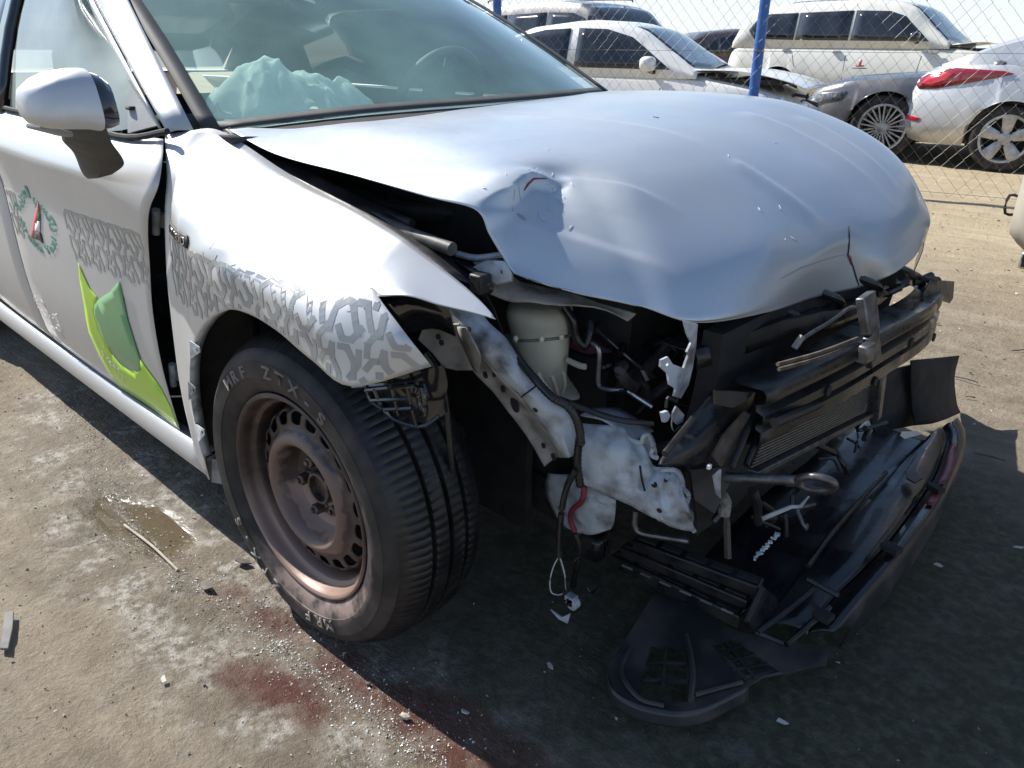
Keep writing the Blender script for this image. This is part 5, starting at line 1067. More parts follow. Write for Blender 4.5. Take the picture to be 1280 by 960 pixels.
surf('undertray_panel', [bc, [V(a).lerp(V(b_), .45) + V((0, 0, .006)) for a, b_ in zip(bc, pan)], pan, [V(q) + V((-.012, 0, -.022)) for q in pan], [V(q) + V((-.06, .0, -.022)) for q in pan], [V(q) + V((-.20, .02, -.018)) for q in pan]], 'blackwet', car, 3, 5, .003)
for q, w_ in ((((0.803, 0.334, 0.178), (0.836, 0.318, 0.178)), .022), (((0.812, 0.004, 0.176), (0.849, -0.006, 0.178)), .024), (((0.790, -0.276, 0.150), (0.822, -0.280, 0.152)), .026)):
    bm = bmesh.new(); add_bar(bm, q[0], q[1], w_, .012); link('band_slot', bm, 'blackmatt', ut)
surf('red_scrape', [[(0.777, 0.639, 0.172), (0.814, 0.516, 0.173), (0.828, 0.376, 0.173)], [(0.772, 0.602, 0.170), (0.803, 0.433, 0.170), (0.808, 0.353, 0.170)]], 'red', ut, 2, 4, .001)
surf('red_scrape', [[(0.836, 0.325, 0.172), (0.841, 0.248, 0.172)], [(0.814, 0.328, 0.170), (0.819, 0.249, 0.170)]], 'red', ut, 2, 4, .001)
for a, b_ in (((0.742, -0.210, 0.165), (0.808, -0.212, 0.160)), ((0.726, -0.385, 0.130), (0.782, -0.370, 0.125))): tube('panel_step', [a, b_], .006, 'black', ut, 6, 1)
tube('tray_rib', [(0.706, 0.319, 0.178), (0.707, 0.193, 0.175), (0.713, -0.019, 0.170), (0.722, -0.163, 0.160)], .006, 'black', ut, 8, 4)
tube('tray_rib', [(0.730, -0.389, 0.135), (0.749, -0.288, 0.145), (0.760, -0.202, 0.155)], .006, 'blackdusty', ut, 8, 4)
tube('tray_rib', [(0.782, -0.378, 0.130), (0.793, -0.313, 0.140), (0.804, -0.244, 0.150)], .006, 'black', ut, 8, 4)
bm = bmesh.new(); add_plate(bm, [(0.740, 0.346, 0.185), (0.758, 0.358, 0.185), (0.782, 0.334, 0.185), (0.777, 0.298, 0.185), (0.756, 0.309, 0.185)], .004, normal=(0, 0, 1), jag=.003); link('broken_clip', bm, 'black', car)
plate('pale_scrap', [(0.700, 0.397, 0.261), (0.700, 0.548, 0.208), (0.710, 0.561, 0.198), (0.710, 0.400, 0.244), (0.700, 0.391, 0.253)], 'paper', car, .002, normal=(.5, 0, 1))
plate('pink_scrap', [(0.700, 0.619, 0.185), (0.700, 0.880, 0.086), (0.710, 0.810, 0.094)], 'paper', car, .002, normal=(.5, 0, 1))
# grille bars, pushed down on the near side
def bar_grp(name, a, b_, w, h, m_, k):
    bm = bmesh.new(); add_bar(bm, a, b_, w, h); o = link(name, bm, m_, car, bevel=.003)
    a, b_ = V(a), V(b_); d = b_-a
    for i in range(k):
        t0, t1 = (i+.12)/k, (i+.88)/k; bm = bmesh.new(); add_bar(bm, a + d*t0 + V((0, 0, h/2)), a + d*t1 + V((0, 0, h/2)), w*.45, .006); link('grille_slot', bm, 'blackmatt', o)
bar_grp('grille_bar', (0.446, -0.388, 0.200), (0.706, -0.348, 0.200), .035, .025, 'black', 5)
bar_grp('grille_bar', (0.418, -0.390, 0.170), (0.696, -0.364, 0.170), .030, .022, 'black', 5)
bar_grp('grille_bar', (0.391, -0.383, 0.130), (0.689, -0.372, 0.130), .03, .03, 'black', 5)
plate('grille_end', [(0.715, -0.373, 0.226), (0.720, -0.325, 0.180), (0.720, -0.289, 0.129), (0.720, -0.376, 0.113), (0.710, -0.407, 0.164)], 'black', car, .01, normal=(1, -.3, 0))
for k in range(6):
    a = V((0.427, -0.417, 0.150)).lerp(V((0.691, -0.391, 0.150)), (k+.2)/6); b_ = V((0.427, -0.417, 0.150)).lerp(V((0.691, -0.391, 0.150)), (k+.75)/6); tube('grille_edge', [a, b_], .003, 'seal', car, 6, 1)
for k in range(10):
    a = V((0.664, -0.297, 0.220)).lerp(V((0.669, -0.213, 0.240)), k/9 + random.uniform(-.03, .03)); box('glass_chip', a, (random.uniform(.004, .012), random.uniform(.004, .012), .003), 'glassbit', car, Matrix.Rotation(random.random()*3, 3, 'Z'), .0)
# splash shield lying on the ground
SH = [(0.485, -0.353, 0.075), (0.574, -0.343, 0.075), (0.674, -0.340, 0.070), (0.822, -0.251, 0.065), (0.833, -0.286, 0.055), (0.813, -0.312, 0.052), (0.782, -0.362, 0.050), (0.758, -0.397, 0.050), (0.749, -0.438, 0.050), (0.735, -0.483, 0.050), (0.716, -0.540, 0.050), (0.693, -0.576, 0.050), (0.665, -0.598, 0.050), (0.622, -0.619, 0.050), (0.574, -0.621, 0.050), (0.540, -0.596, 0.055), (0.529, -0.556, 0.060), (0.515, -0.491, 0.068)]
v1 = [(0.563, -0.484, 0.060), (0.617, -0.447, 0.060), (0.688, -0.549, 0.050), (0.657, -0.586, 0.050), (0.613, -0.601, 0.050)]
v2 = [(0.653, -0.405, 0.063), (0.673, -0.360, 0.066), (0.728, -0.364, 0.060), (0.776, -0.367, 0.052), (0.754, -0.393, 0.050), (0.740, -0.434, 0.050), (0.689, -0.414, 0.057)]
sh_ = plate('splash_shield', SH, 'brownplastic', car, -.004, holes=[v1, v2], normal=(0, 0, 1))
def rib(a, b_, w=.005): 
    bm = bmesh.new(); add_bar(bm, a, b_, w, .008); link('vent_rib', bm, 'blackdusty', sh_)
for a, b_ in (((0.587, -0.468, 0.062), (0.656, -0.589, 0.052)), ((0.585, -0.529, 0.060), (0.640, -0.480, 0.060)), ((0.602, -0.569, 0.055), (0.664, -0.514, 0.055)), ((0.666, -0.380, 0.065), (0.750, -0.416, 0.052)), ((0.675, -0.414, 0.062), (0.693, -0.361, 0.063)), ((0.693, -0.422, 0.057), (0.722, -0.366, 0.060)), ((0.711, -0.430, 0.055), (0.750, -0.368, 0.056)), ((0.733, -0.433, 0.052), (0.765, -0.371, 0.053)), ((0.659, -0.405, 0.063), (0.743, -0.433, 0.051))): rib(a, b_)
rim_ = [V(q) for q in SH[8:17]]
surf('shield_rim', [rim_, [q + V((.004, -.004, -.022)) for q in rim_], [q + V((.006, -.005, -.030)) for q in rim_]], 'brownplastic', sh_, 2, 4, .003)
tube('shield_ridge', [(0.600, -0.418, 0.066), (0.657, -0.484, 0.060), (0.693, -0.548, 0.054)], .006, 'brownplastic', sh_, 8, 4)
tube('shield_ridge', [(0.540, -0.526, 0.066), (0.564, -0.585, 0.060), (0.620, -0.608, 0.054), (0.664, -0.592, 0.054)], .005, 'brownplastic', sh_, 8, 4)
tube('shield_ridge', [(0.691, -0.532, 0.056), (0.719, -0.479, 0.056), (0.738, -0.444, 0.056)], .005, 'brownplastic', sh_, 8, 4)

# loose hoses and looms tangled through the open bay
for k in range(34):
    a = V((random.uniform(.36, .58), random.uniform(-.44, .42), random.uniform(.36, .66))); pts = [a]
    for j in range(4): pts.append(pts[-1] + V((random.uniform(-.03, .04), random.uniform(-.06, .09), random.uniform(-.07, .045))))
    if max(q.x for q in pts) < .60 and min(q.z for q in pts) > .36: tube(random.choice(['hose', 'loom', 'hose']), pts, random.choice([.003, .0045, .008, .011]), random.choice(['black', 'blackdusty', 'black', 'black', 'steel', 'brownfelt']), car, 8, 4)

# ================================================================== CHAIN LINK FENCE
F0, F1 = V((1.6, 6.30, 0)), V((-7.5, 4.36, 0)); FD = (F1 - F0).normalized(); FL = (F1-F0).length
fence = thing('chain_link_fence', 'chain link fence on blue posts between the wrecked taxi and the parked cars', 'fence', (0, 0, 0))
bm = bmesh.new(); p_, hh, zt = .054, .062, 2.1; nzg = int(zt/hh); FN = V((-FD.y, FD.x, 0))
k = 0
while k*p_ < FL:
    prev = None
    for j in range(nzg+1):
        s = k*p_ + (p_*.52 if (j + k) % 2 else -p_*.52); sag = .012*math.sin(k*.13) + .01*math.sin(k*.37 + j*.2)
        q = F0 + FD*(s + .006*nz((k, j, 0), .9)) + FN*(.004*(1 if (j+k) % 2 else -1) + sag) + V((0, 0, .02 + j*hh + .01*math.sin(k*.21)))
        ring = [bm.verts.new(q + FD*(.0018*math.cos(a)) + FN*(.0018*math.sin(a))) for a in (0, 2.094, 4.189)]
        if prev:
            for i in range(3): bm.faces.new((prev[i], prev[(i+1) % 3], ring[(i+1) % 3], ring[i]))
        prev = ring
    k += 1
tag(link('wire_mesh', bm, 'wire', fence, smooth=False, norm=False), kind='stuff')
for z in (1.15, 2.08, .06): tube('tension_wire', [F0 + V((0, 0, z)), F1 + V((0, 0, z))], .002, 'wire', fence, 6, 1)
def on_fence(px_dir):
    d = V(px_dir) - CP; d.z = 0; den = d.x*FD.y - d.y*FD.x; r_ = F0 - CP; t_ = (r_.x*FD.y - r_.y*FD.x)/den
    return V((CP.x + d.x*t_, CP.y + d.y*t_, 0))
for q in ((-2.200, 5.021, 1.174), (-5.076, 4.775, 1.539)):
    b_ = on_fence(q) - FN*.055
    o = tube('fence_post', [b_, b_ + V((0, 0, 2.3))], .046, 'bluepost', fence, 16, 1)
    bm = bmesh.new()
    for z in (.5, 1.15, 1.8): add_tube(bm, [b_ + V((0, 0, z)), b_ + V((0, 0, z+.012))], .049, 12, 1)
    link('post_tie', bm, 'wire', o)
b_ = F0 + FD*10.2; tube('fence_post', [b_, b_ + V((0, 0, 2.3))], .03, 'bluepost', fence, 16, 1)
# ================================================================== OTHER CARS
def lin(P, x):
    if x <= P[0][0]: return P[0][1]
    for (a, za), (b_, zb) in zip(P, P[1:]):
        if x <= b_:
            f = (x-a)/(b_-a); return za + (zb-za)*f
    return P[-1][1]
def smo(P, x, r=.06): return (lin(P, x-r) + 2*lin(P, x) + lin(P, x+r))/4
def car_wheel(parent, loc, side, rad, wd, spokes, rimcol='alloy', sw=.05):
    w = bpy.data.objects.new('wheel', None); COL.objects.link(w); w.parent = parent; w.location = loc; w.empty_display_size = .1
    if side > 0: w.rotation_euler.z = math.pi
    rr = rad*.72
    bm = bmesh.new(); add_lathe(bm, [(rr, .01), (rr+.02, -.004), (rad-.05, -.008), (rad-.02, .004), (rad-.004, .03), (rad, .06), (rad, wd-.05), (rad-.03, wd), (rr, wd)], 40)
    link('tyre', bm, ['tyredust_sun'], w)
    bm = bmesh.new(); add_lathe(bm, [(rr+.002, .0), (rr-.012, -.004), (rr-.022, .004), (rr-.03, .05), (rr-.04, .12)], 40)
    for k in range(spokes):
        a = 2*math.pi*k/spokes + .3; d = V((math.cos(a), 0, math.sin(a))); n = V((-d.z, 0, d.x))
        if spokes > 8:
            for e in (-1, 1):
                add_bar(bm, d*.05 + n*.006*e + V((0, .012, 0)), d*(rr-.015) + n*sw*.75*e + V((0, .006, 0)), .016, .022, (0, 1, 0))
        else:
            A_ = [d*.05 - n*sw*.75, d*.05 + n*sw*.75, d*(rr-.012) + n*sw*1.35, d*(rr-.012) - n*sw*1.35]
            vs1 = [bm.verts.new(q + V((0, .02, 0)) if i < 2 else q + V((0, .004, 0))) for i, q in enumerate(A_)]
            mid_ = [bm.verts.new(d*.05 + V((0, -.002, 0))), bm.verts.new(d*(rr-.012) + V((0, -.010, 0)))]
            bm.faces.new((vs1[0], mid_[0], mid_[1], vs1[3])); bm.faces.new((mid_[0], vs1[1], vs1[2], mid_[1]))
            vb = [bm.verts.new(q + V((0, .05, 0))) for q in A_]
            bm.faces.new((vs1[1], vb[1], vb[2], vs1[2])); bm.faces.new((vs1[0], vs1[3], vb[3], vb[0]))
    add_lathe(bm, [(.066, .03), (.06, .008), (.03, .0), (0, -.002)], 20)
    rm = link('rim', bm, rimcol, w, norm=True)
    for k in range(5):
        a = 2*math.pi*k/5 + .9; bm = bmesh.new(); add_lathe(bm, [(.011, .02), (.011, -.004), (0, -.004)], 8, None, 0, V((.075*math.cos(a), .0, .075*math.sin(a)))); link('wheel_nut', bm, 'blackmatt', rm)
    bm = bmesh.new(); add_lathe(bm, [(0, .09), (.14, .09), (.14, .11), (rr-.03, .125), (0, .126)], 24); link('brake_disc', bm, 'blackmatt', w)
def make_car(name, label, loc, head, pm, P, cat='car', group=None):
    root = thing(name, label, cat, (loc[0], loc[1], 0), R(head), group)
    W_ = P['w']/2; L0, L1 = P['x']; R_ = P['tyre']; ax = P['axles']; arch = R_ + P.get('gap', .045)
    xs = []; x = L0
    while x <= L1 + 1e-6: xs.append(x); x += .04
    def halfw(x):
        e = min(1, max(0, (x - L0)/P.get('tail', .55)), 1); f = min(1, max(0, (L1 - x)/P.get('nose', .8)), 1)
        return W_*(1 - P.get('tt', .22)*(1-e)**2.2)*(1 - P.get('nt', .28)*(1-f)**2.0)
    def zbot(x):
        z = P['sill']
        e = max(0, 1 - (x - L0)/.30, 1 - (L1 - x)/.30); z += .10*e*e
        for a in ax:
            d = abs(x-a)
            if d < arch: z = max(z, R_ + math.sqrt(max(0, arch**2 - d*d)))
        return z
    belt = P['belt']
    bm = bmesh.new(); prev = None; rows = []
    for x in xs:
        zt = smo(P['top'], x); w = halfw(x); zb = zbot(x); bl = min(belt + .0, zt)
        sh = zt - .045
        z1 = P['sill']
        ring = []
        ch = P.get('crease', .70)
        prof = [(.0, zt), (.45, zt - .004), (.78, zt - .022), (.925, sh - .01), (.975, sh - .07), (.985, (sh-.07)*.6 + z1*.4 + ch*0), (1.0, z1 + (sh - z1)*.46), (.985, z1 + (sh - z1)*.25), (.955, z1)]
        for fy, z in prof: ring.append((x, fy*w, max(z, zb) if fy > .9 else z))
        flare = 0
        for a in ax:
            d = abs(x-a)
            if d < arch*1.25: flare = max(flare, .018*(1 - (d/(arch*1.25))**3))
        ring = [(a, b_ + (flare if i >= 5 else 0), c) for i, (a, b_, c) in enumerate(ring)]
        rows.append(ring)
    for sg in (-1, 1):
        add_grid(bm, [[V((a, sg*b_, c)) for a, b_, c in r] for r in rows])
    for r in (rows[0], rows[-1]):
        ct = [V((r[0][0], -b_, c)) for _, b_, c in r] + [V((r[0][0], b_, c)) for _, b_, c in r[::-1]]
        vs_ = [bm.verts.new(q) for q in ct]; n_ = len(r)
        for i in range(n_-1): bm.faces.new((vs_[i], vs_[i+1], vs_[2*n_-2-i], vs_[2*n_-1-i]))
    bmesh.ops.remove_doubles(bm, verts=bm.verts, dist=.0015)
    body = link('body', bm, pm, root, solid=.004); bb_ = bvh_of(body)
    # cabin
    roof_ = P['roof']; rx0, rx1 = roof_[0][0], roof_[-1][0]
    bm = bmesh.new(); rows = []; x = rx0
    n_ = int((rx1-rx0)/.05); tb = P.get('tumble', .80)
    for i in range(n_+1):
        x = rx0 + (rx1-rx0)*i/n_; zr = max(smo(roof_, x, .05), belt - .02); w = halfw(x)*.955; b0 = belt - .05; hfull = max(.02, zr - b0)
        f = min(1, hfull/.45)
        rows.append([V((x, w, b0)), V((x, w*(1-(1-tb)*.55*f), b0 + hfull*.55)), V((x, w*(1-(1-tb)*.92*f), b0 + hfull*.90)), V((x, w*(tb - .06) if f > .6 else w*(1-(1-tb+.06)*f), b0 + hfull*.985)), V((x, w*.35, b0 + hfull + .012*f)), V((x, 0, b0 + hfull + .016*f))])
    for sg in (-1, 1): add_grid(bm, [[V((q.x, sg*q.y, q.z)) for q in r] for r in rows])
    bmesh.ops.remove_doubles(bm, verts=bm.verts, dist=.001)
    cab = link('cabin', bm, P.get('cabm', pm), root, solid=.004); cb = bvh_of(cab)
    # windows both sides
    for sg in (1, -1):
        for pl in P['win']:
            decal('window', [[(x, -sg*2, z) for x, z in pl]], 'tint', root, cb, (0, sg, 0), .006, 2, .004)
    if 'ws' in P:
        a, b_, wa, wb = P['ws']
        decal('windscreen', [[(a, -wa, 3), (a, 0, 3), (a, wa, 3), (b_, wb, 3), (b_ + .06, 0, 3), (b_, -wb, 3)]], P.get('wsm', 'tint'), root, cb, (0, 0, -1), .006, 3, .004)
    for sg, s_ in ((1, -1), (-1, 1)):
        for a in ax: car_wheel(root, (a, s_*(W_ - .005), R_), s_, R_, .22, P.get('spokes', 5), P.get('rimm', 'alloy'), P.get('sw', .05))
        for x, z in P.get('handles', ()):
            h = bb_.ray_cast(V((x, -sg*2, z)), V((0, sg, 0)))
            if h[0]: box('door_handle', h[0] - V((0, sg*.012, 0)), (.15, .025, .028), P.get('handm', pm), root, bevel=.008)
        for ln in P.get('gaps', ()):
            poly = []
            for x, z in ln: poly.append((x-.004, z))
            for x, z in ln[::-1]: poly.append((x+.004, z))
            decal('door_gap', [[(x, -sg*2, z) for x, z in poly]], 'blackmatt', root, bb_, (0, sg, 0), .003, 2, .001)
        if 'mirror' in P:
            x, z = P['mirror']; y = s_*(halfw(x)*.97 + .10)
            bm = bmesh.new(); bmesh.ops.create_uvsphere(bm, u_segments=16, v_segments=10, radius=1)
            for v in bm.verts: v.co = V((x + math.copysign(abs(v.co.x)**.7, v.co.x)*.075, y + math.copysign(abs(v.co.y)**.7, v.co.y)*.115, z + math.copysign(abs(v.co.z)**.7, v.co.z)*.075))
            mo = link('wing_mirror', bm, P.get('mirm', pm), root)
            bm = bmesh.new(); add_bar(bm, V((x, y, z-.05)), V((x + .02, s_*halfw(x)*.93, z - .085)), .05, .035); link('mirror_arm', bm, 'black', mo)
    for nm, m_, pl, d, off in P.get('lamps', ()):
        for sg in ((1, -1) if d[1] else (1,)):
            pts = [(x, -sg*2, z) for x, z in pl] if d[1] else pl
            decal(nm, [pts], m_, root, bb_ if off > 0 else cb, (d[0], d[1]*sg, d[2]), abs(off), 2, .006)
    if 'rails' in P:
        x0, x1, z, y = P['rails']
        for s_ in (-1, 1): tube('roof_rail', [(x0, s_*y, z-.04), (x0+.12, s_*y, z), ((x0+x1)/2, s_*y, z+.02), (x1-.12, s_*y, z), (x1, s_*y, z-.04)], .014, P.get('railm', 'chrome'), root, 8, 4)
    box('underbody', ((L0+L1)/2, 0, P['sill'] + .10), (L1-L0-.6, P['w']-.36, .16), 'blackmatt', root)
    for a in ax:
        for s_ in (-1, 1):
            bm = bmesh.new()
            pts = [V((a + (arch+.01)*math.cos(t_), s_*(W_-.03), R_ + (arch+.01)*math.sin(t_))) for t_ in [math.pi*i/12 for i in range(13)]]
            add_grid(bm, [pts, [q - V((0, s_*.30, 0)) for q in pts]]); link('wheel_arch_liner', bm, 'blackmatt', root, solid=.003)
            bm = bmesh.new(); add_plate(bm, [q - V((0, s_*.26, 0)) for q in pts] + [V((a - arch, s_*(W_-.29), .2)), V((a + arch, s_*(W_-.29), .2))], .004); link('arch_back', bm, 'blackmatt', root)
    return root, bb_, cb
SEDAN = dict(w=1.80, x=(-2.30, 2.32), tyre=.325, axles=(-1.35, 1.35), sill=.24, belt=.93,
    top=[(-2.30, .70), (-2.22, .93), (-2.05, 1.01), (-1.5, 1.04), (-1.0, .97), (.9, .95), (1.2, .92), (1.8, .83), (2.15, .72), (2.28, .60), (2.32, .48)],
    roof=[(-1.80, 1.0), (-1.30, 1.22), (-.80, 1.39), (-.2, 1.455), (.25, 1.43), (.55, 1.35), (1.22, .93)],
    win=[[(-1.42, .99), (-1.22, 1.19), (-1.06, 1.265), (-1.06, .985)], [(-1.02, .985), (-1.02, 1.275), (-.62, 1.355), (-.30, 1.37), (-.30, .972)], [(-.20, .972), (-.20, 1.372), (.14, 1.36), (.44, 1.28), (.92, .965)]],
    ws=(.42, 1.12, .56, .70), mirror=(.72, 1.02), handles=[(-.42, .83), (-1.15, .86)], gaps=[[(-.26, .93), (-.26, .36)], [(.86, .93), (.80, .36)]], spokes=5)
white, wb_, wc_ = make_car('parked_sedan', 'white sedan with tinted side glass and smashed front corner, left of the blue post', (0, 0), 0, 'whitepaint',
    dict(SEDAN, wsm='tint', lamps=[('headlamp', 'clearlamp', [(1.72, .70), (2.22, .60), (2.26, .50), (2.10, .48), (1.78, .60)], (0, 1, 0), .006)]))
for o in (box('b_pillar', (-.25, -.735, 1.17), (.085, .03, .36), 'blackgloss', white), ): o.rotation_euler = (R(-18), 0, 0)
# damaged front: bonnet sprung open, black gap and broken pieces
surf('bonnet', [[(1.15, y, .965) for y in (-.76, -.4, 0, .4, .76)], [(1.65, y, .975 - .02*abs(y)) for y in (-.76, -.4, 0, .4, .76)], [(2.1, y*.95, .90 - .03*abs(y)) for y in (-.76, -.4, 0, .4, .76)], [(2.30, y*.9, .80) for y in (-.76, -.4, 0, .4, .76)]], 'whitepaint', white, 4, 4, .006)
box('bonnet_gap', (1.62, 0, .86), (.8, 1.40, .05), 'blackmatt', white)
for k in range(22):
    a = V((random.uniform(1.7, 2.38), random.uniform(-.9, -.3), random.uniform(.35, .80))); tube('broken_trim', [a, a + V((random.uniform(-.1, .12), random.uniform(-.06, .1), random.uniform(-.1, .06))), a + V((random.uniform(0, .2), random.uniform(-.08, .2), random.uniform(-.16, .04)))], random.uniform(.008, .022), random.choice(['blackmatt', 'blackdusty', 'whitepaint', 'chrome']), white, 6, 3)
white.location = (-4.742, 6.544, 0.459); white.location.z = 0; white.rotation_euler.z = R(14)
SUVP = dict(w=1.88, x=(-2.42, 2.40), tyre=.365, axles=(-1.40, 1.42), sill=.32, belt=1.12, tumble=.84,
    top=[(-2.42, .9), (-2.38, 1.08), (-2.2, 1.15), (-1.5, 1.14), (1.0, 1.12), (1.5, 1.09), (2.05, 1.03), (2.28, .92), (2.38, .72), (2.40, .55)],
    roof=[(-2.38, 1.14), (-2.25, 1.52), (-2.05, 1.72), (-1.2, 1.80), (-.1, 1.82), (.42, 1.77), (.68, 1.68), (1.30, 1.13)],
    win=[[(-2.08, 1.36), (-1.92, 1.58), (-1.72, 1.62), (-1.22, 1.63), (-1.22, 1.20), (-1.95, 1.22)], [(-1.19, 1.20), (-1.19, 1.63), (-.28, 1.65), (-.28, 1.19)], [(-.24, 1.19), (-.24, 1.65), (.30, 1.63), (.55, 1.55), (.98, 1.18)]],
    ws=(.55, 1.22, .64, .78), mirror=(.80, 1.24), handles=[(-.42, 1.02), (-1.30, 1.04)], gaps=[[(-.26, 1.14), (-.26, .45)], [(.95, 1.14), (.86, .45)], [(-1.24, 1.14), (-1.12, .78)]],
    tail=.3, tt=.10, nose=.7, nt=.22, spokes=6)
wsuv, sb_, sc_ = make_car('parked_suv', 'white seven seat off-roader with silver roof rails and a small red emblem on its door', (0, 0), 0, 'creampaint',
    dict(SUVP, mirm='blackgloss', handm='chrome', rails=(-1.9, .45, 1.87, .60), wsm='tint'), 'off-roader')
decal('door_emblem', [[(-.02, -2, .80), (.02, -2, .80), (.02, -2, .90), (-.02, -2, .90)], [(-.08, -2, .815), (.08, -2, .815), (.05, -2, .79), (-.05, -2, .79)]], 'decalred', wsuv, sb_, (0, 1, 0), .004, 0)
decal('emblem_scroll', [[(-.14, -2, .775), (.14, -2, .775), (.10, -2, .76), (-.10, -2, .76)]], 'decalgreen', wsuv, sb_, (0, 1, 0), .004, 0)
box('wing_vent', (1.10, -.945, 1.03), (.16, .02, .05), 'chrome', wsuv)
surf('bent_bonnet', [[(1.3, y, 1.13) for y in (-.8, 0, .8)], [(1.8, y, 1.17) for y in (-.8, 0, .8)], [(2.35, y, 1.05) for y in (-.8, 0, .8)]], 'creampaint', wsuv, 3, 3, .01)
box('bonnet_gap', (1.9, 0, 1.06), (.9, 1.5, .05), 'blackmatt', wsuv)
wsuv.location = (-4.251, 13.492, 0.045); wsuv.location.z = .15; wsuv.rotation_euler.z = R(3)
dsuv, _, _ = make_car('parked_suv', 'dusty dark blue off-roader standing behind the white sedan', (0, 0), 0, 'navypaint', dict(SUVP, rails=(-1.9, .35, 1.88, .62), railm='steel', wsm='tint'), 'off-roader')
dsuv.location = (-7.652, 9.691, 0.295); dsuv.location.z = .06; dsuv.rotation_euler.z = R(-3)
mar, _, _ = make_car('parked_hatchback', 'dull dark maroon hatchback seen through the fence, between the blue post and the white off-roader', (0, 0), 0, 'maroonpaint',
    dict(SEDAN, roof=[(-2.15, .98), (-1.9, 1.15), (-1.3, 1.38), (-.5, 1.46), (.25, 1.44), (.55, 1.35), (1.22, .93)], lamps=[('tail_lamp', 'redlamp', [(-2.28, .80), (-2.2, .95), (-1.95, .98), (-2.0, .86)], (0, 1, 0), .006)]))
mar.location = (-8.110, 15.990, 0.039); mar.location.z = .15; mar.rotation_euler.z = R(55)
gry, gb_, gc_ = make_car('parked_saloon', 'dark grey saloon with many thin silver spokes, its nose behind the bright silver car', (0, 0), 0, 'greypaint',
    dict(SEDAN, tyre=.36, gap=.035, spokes=11, sw=.05, roof=[(-2.2, 1.0), (-1.7, 1.22), (-1.2, 1.36), (-.6, 1.40), (-.15, 1.37), (.15, 1.29), (.85, .93)], ws=(.02, .72, .56, .70), mirror=(.32, 1.02), win=[[(-1.02, .985), (-1.02, 1.275), (-.62, 1.30), (-.42, 1.30), (-.42, .972)], [(-.35, .972), (-.35, 1.3), (.05, 1.22), (.5, .965)]], top=[(-2.30, .78), (-2.22, .96), (-2.05, 1.03), (-1.5, 1.05), (-1.0, .99), (.9, .97), (1.2, .95), (1.8, .90), (2.12, .82), (2.26, .70), (2.32, .5)],
    lamps=[('headlamp', 'clearlamp', [(1.80, .74), (2.20, .70), (2.27, .60), (2.10, .58), (1.85, .66)], (0, 1, 0), .006)]))
g_ = V((-2.139, 8.132, 0.269)); g_.z = 0; hd = 191
gry.rotation_euler.z = R(hd); gry.location = g_ - V((math.cos(R(hd))*1.35 - math.sin(R(hd))*.88, math.sin(R(hd))*1.35 + math.cos(R(hd))*.88, 0))
slv, lb_, lc_ = make_car('parked_car', 'bright silver car showing its rear wheel and red tail lamp, nearest behind the fence', (0, 0), 0, 'brightsilver',
    dict(SEDAN, tyre=.335, gap=.04, spokes=5, sw=.052, x=(-2.42, 2.32), roof=[(-2.1, 1.04), (-1.6, 1.26), (-1.1, 1.42), (-.4, 1.48), (.3, 1.46), (.6, 1.38), (1.25, .95)], win=[[(-1.35, 1.02), (-1.1, 1.28), (-.62, 1.36), (-.30, 1.37), (-.30, .99)], [(-.20, .985), (-.20, 1.372), (.14, 1.36), (.44, 1.28), (.92, .965)]], tail=.85, tt=.30, top=[(-2.42, .62), (-2.38, .85), (-2.25, 1.0), (-1.95, 1.08), (-1.5, 1.10), (-1.0, 1.02), (.9, .97), (1.2, .93), (1.8, .84), (2.15, .72), (2.28, .60), (2.32, .48)],
    lamps=[('tail_lamp', 'darkred', [(-2.33, .84), (-2.30, .92), (-2.20, .985), (-1.95, 1.01), (-1.50, .99), (-1.40, .965), (-1.70, .89), (-2.10, .80), (-2.28, .79)], (0, 1, 0), .007), ('lamp_glow', 'redlamp', [(-2.27, .84), (-2.22, .91), (-2.08, .955), (-1.95, .955), (-2.02, .87), (-2.16, .82)], (0, 1, 0), .012), ('reflector', 'redlamp', [(-2.37, .47), (-2.37, .52), (-2.20, .49), (-2.22, .455)], (0, 1, 0), .007)]))  # inner patch of the tail lens in a brighter red
hd = 9; s_ = V((-0.873, 8.092, 0.000)); slv.rotation_euler.z = R(hd); slv.location = s_ - V((-math.cos(R(hd))*1.35 + math.sin(R(hd))*.90, -math.sin(R(hd))*1.35 - math.cos(R(hd))*.90, 0))
# near vehicle cut by the right edge of the picture
bei, eb_, _ = make_car('parked_pickup', 'dirty beige vehicle cut off by the right edge, a bright metal step under its bumper', (0, 0), 0, 'beigepaint',
    dict(SUVP, tail=.14, tt=.10, axles=(-1.15, 1.5), sill=.40), 'pickup')
bei.rotation_euler.z = R(1); c = V((0.528, 1.950, 0.380)); bei.location = (c.x + 2.41, 1.95 + .86, 0)
box('bumper_step', (-2.30, -.62, .40), (.14, .34, .07), 'chrome', bei, bevel=.01)
tube('tow_ring', [(-2.42, -.70, .62), (-2.47, -.72, .63), (-2.47, -.72, .56), (-2.42, -.70, .56)], .006, 'blackmatt', bei, 6, 3)
# a low line of far structures on the horizon behind the yard
far = thing('far_shed', 'low pale shed far away on the horizon behind the parked cars', 'shed', (-60, 70, 0), R(35))
bm = bmesh.new(); add_box(bm, (0, 0, 1.2), (30, 8, 2.4)); link('wall', bm, 'beigepaint', far, smooth=False)
bm = bmesh.new(); add_box(bm, (0, 0, 2.5), (31, 9, .2)); link('roof', bm, 'greypaint', far, smooth=False)

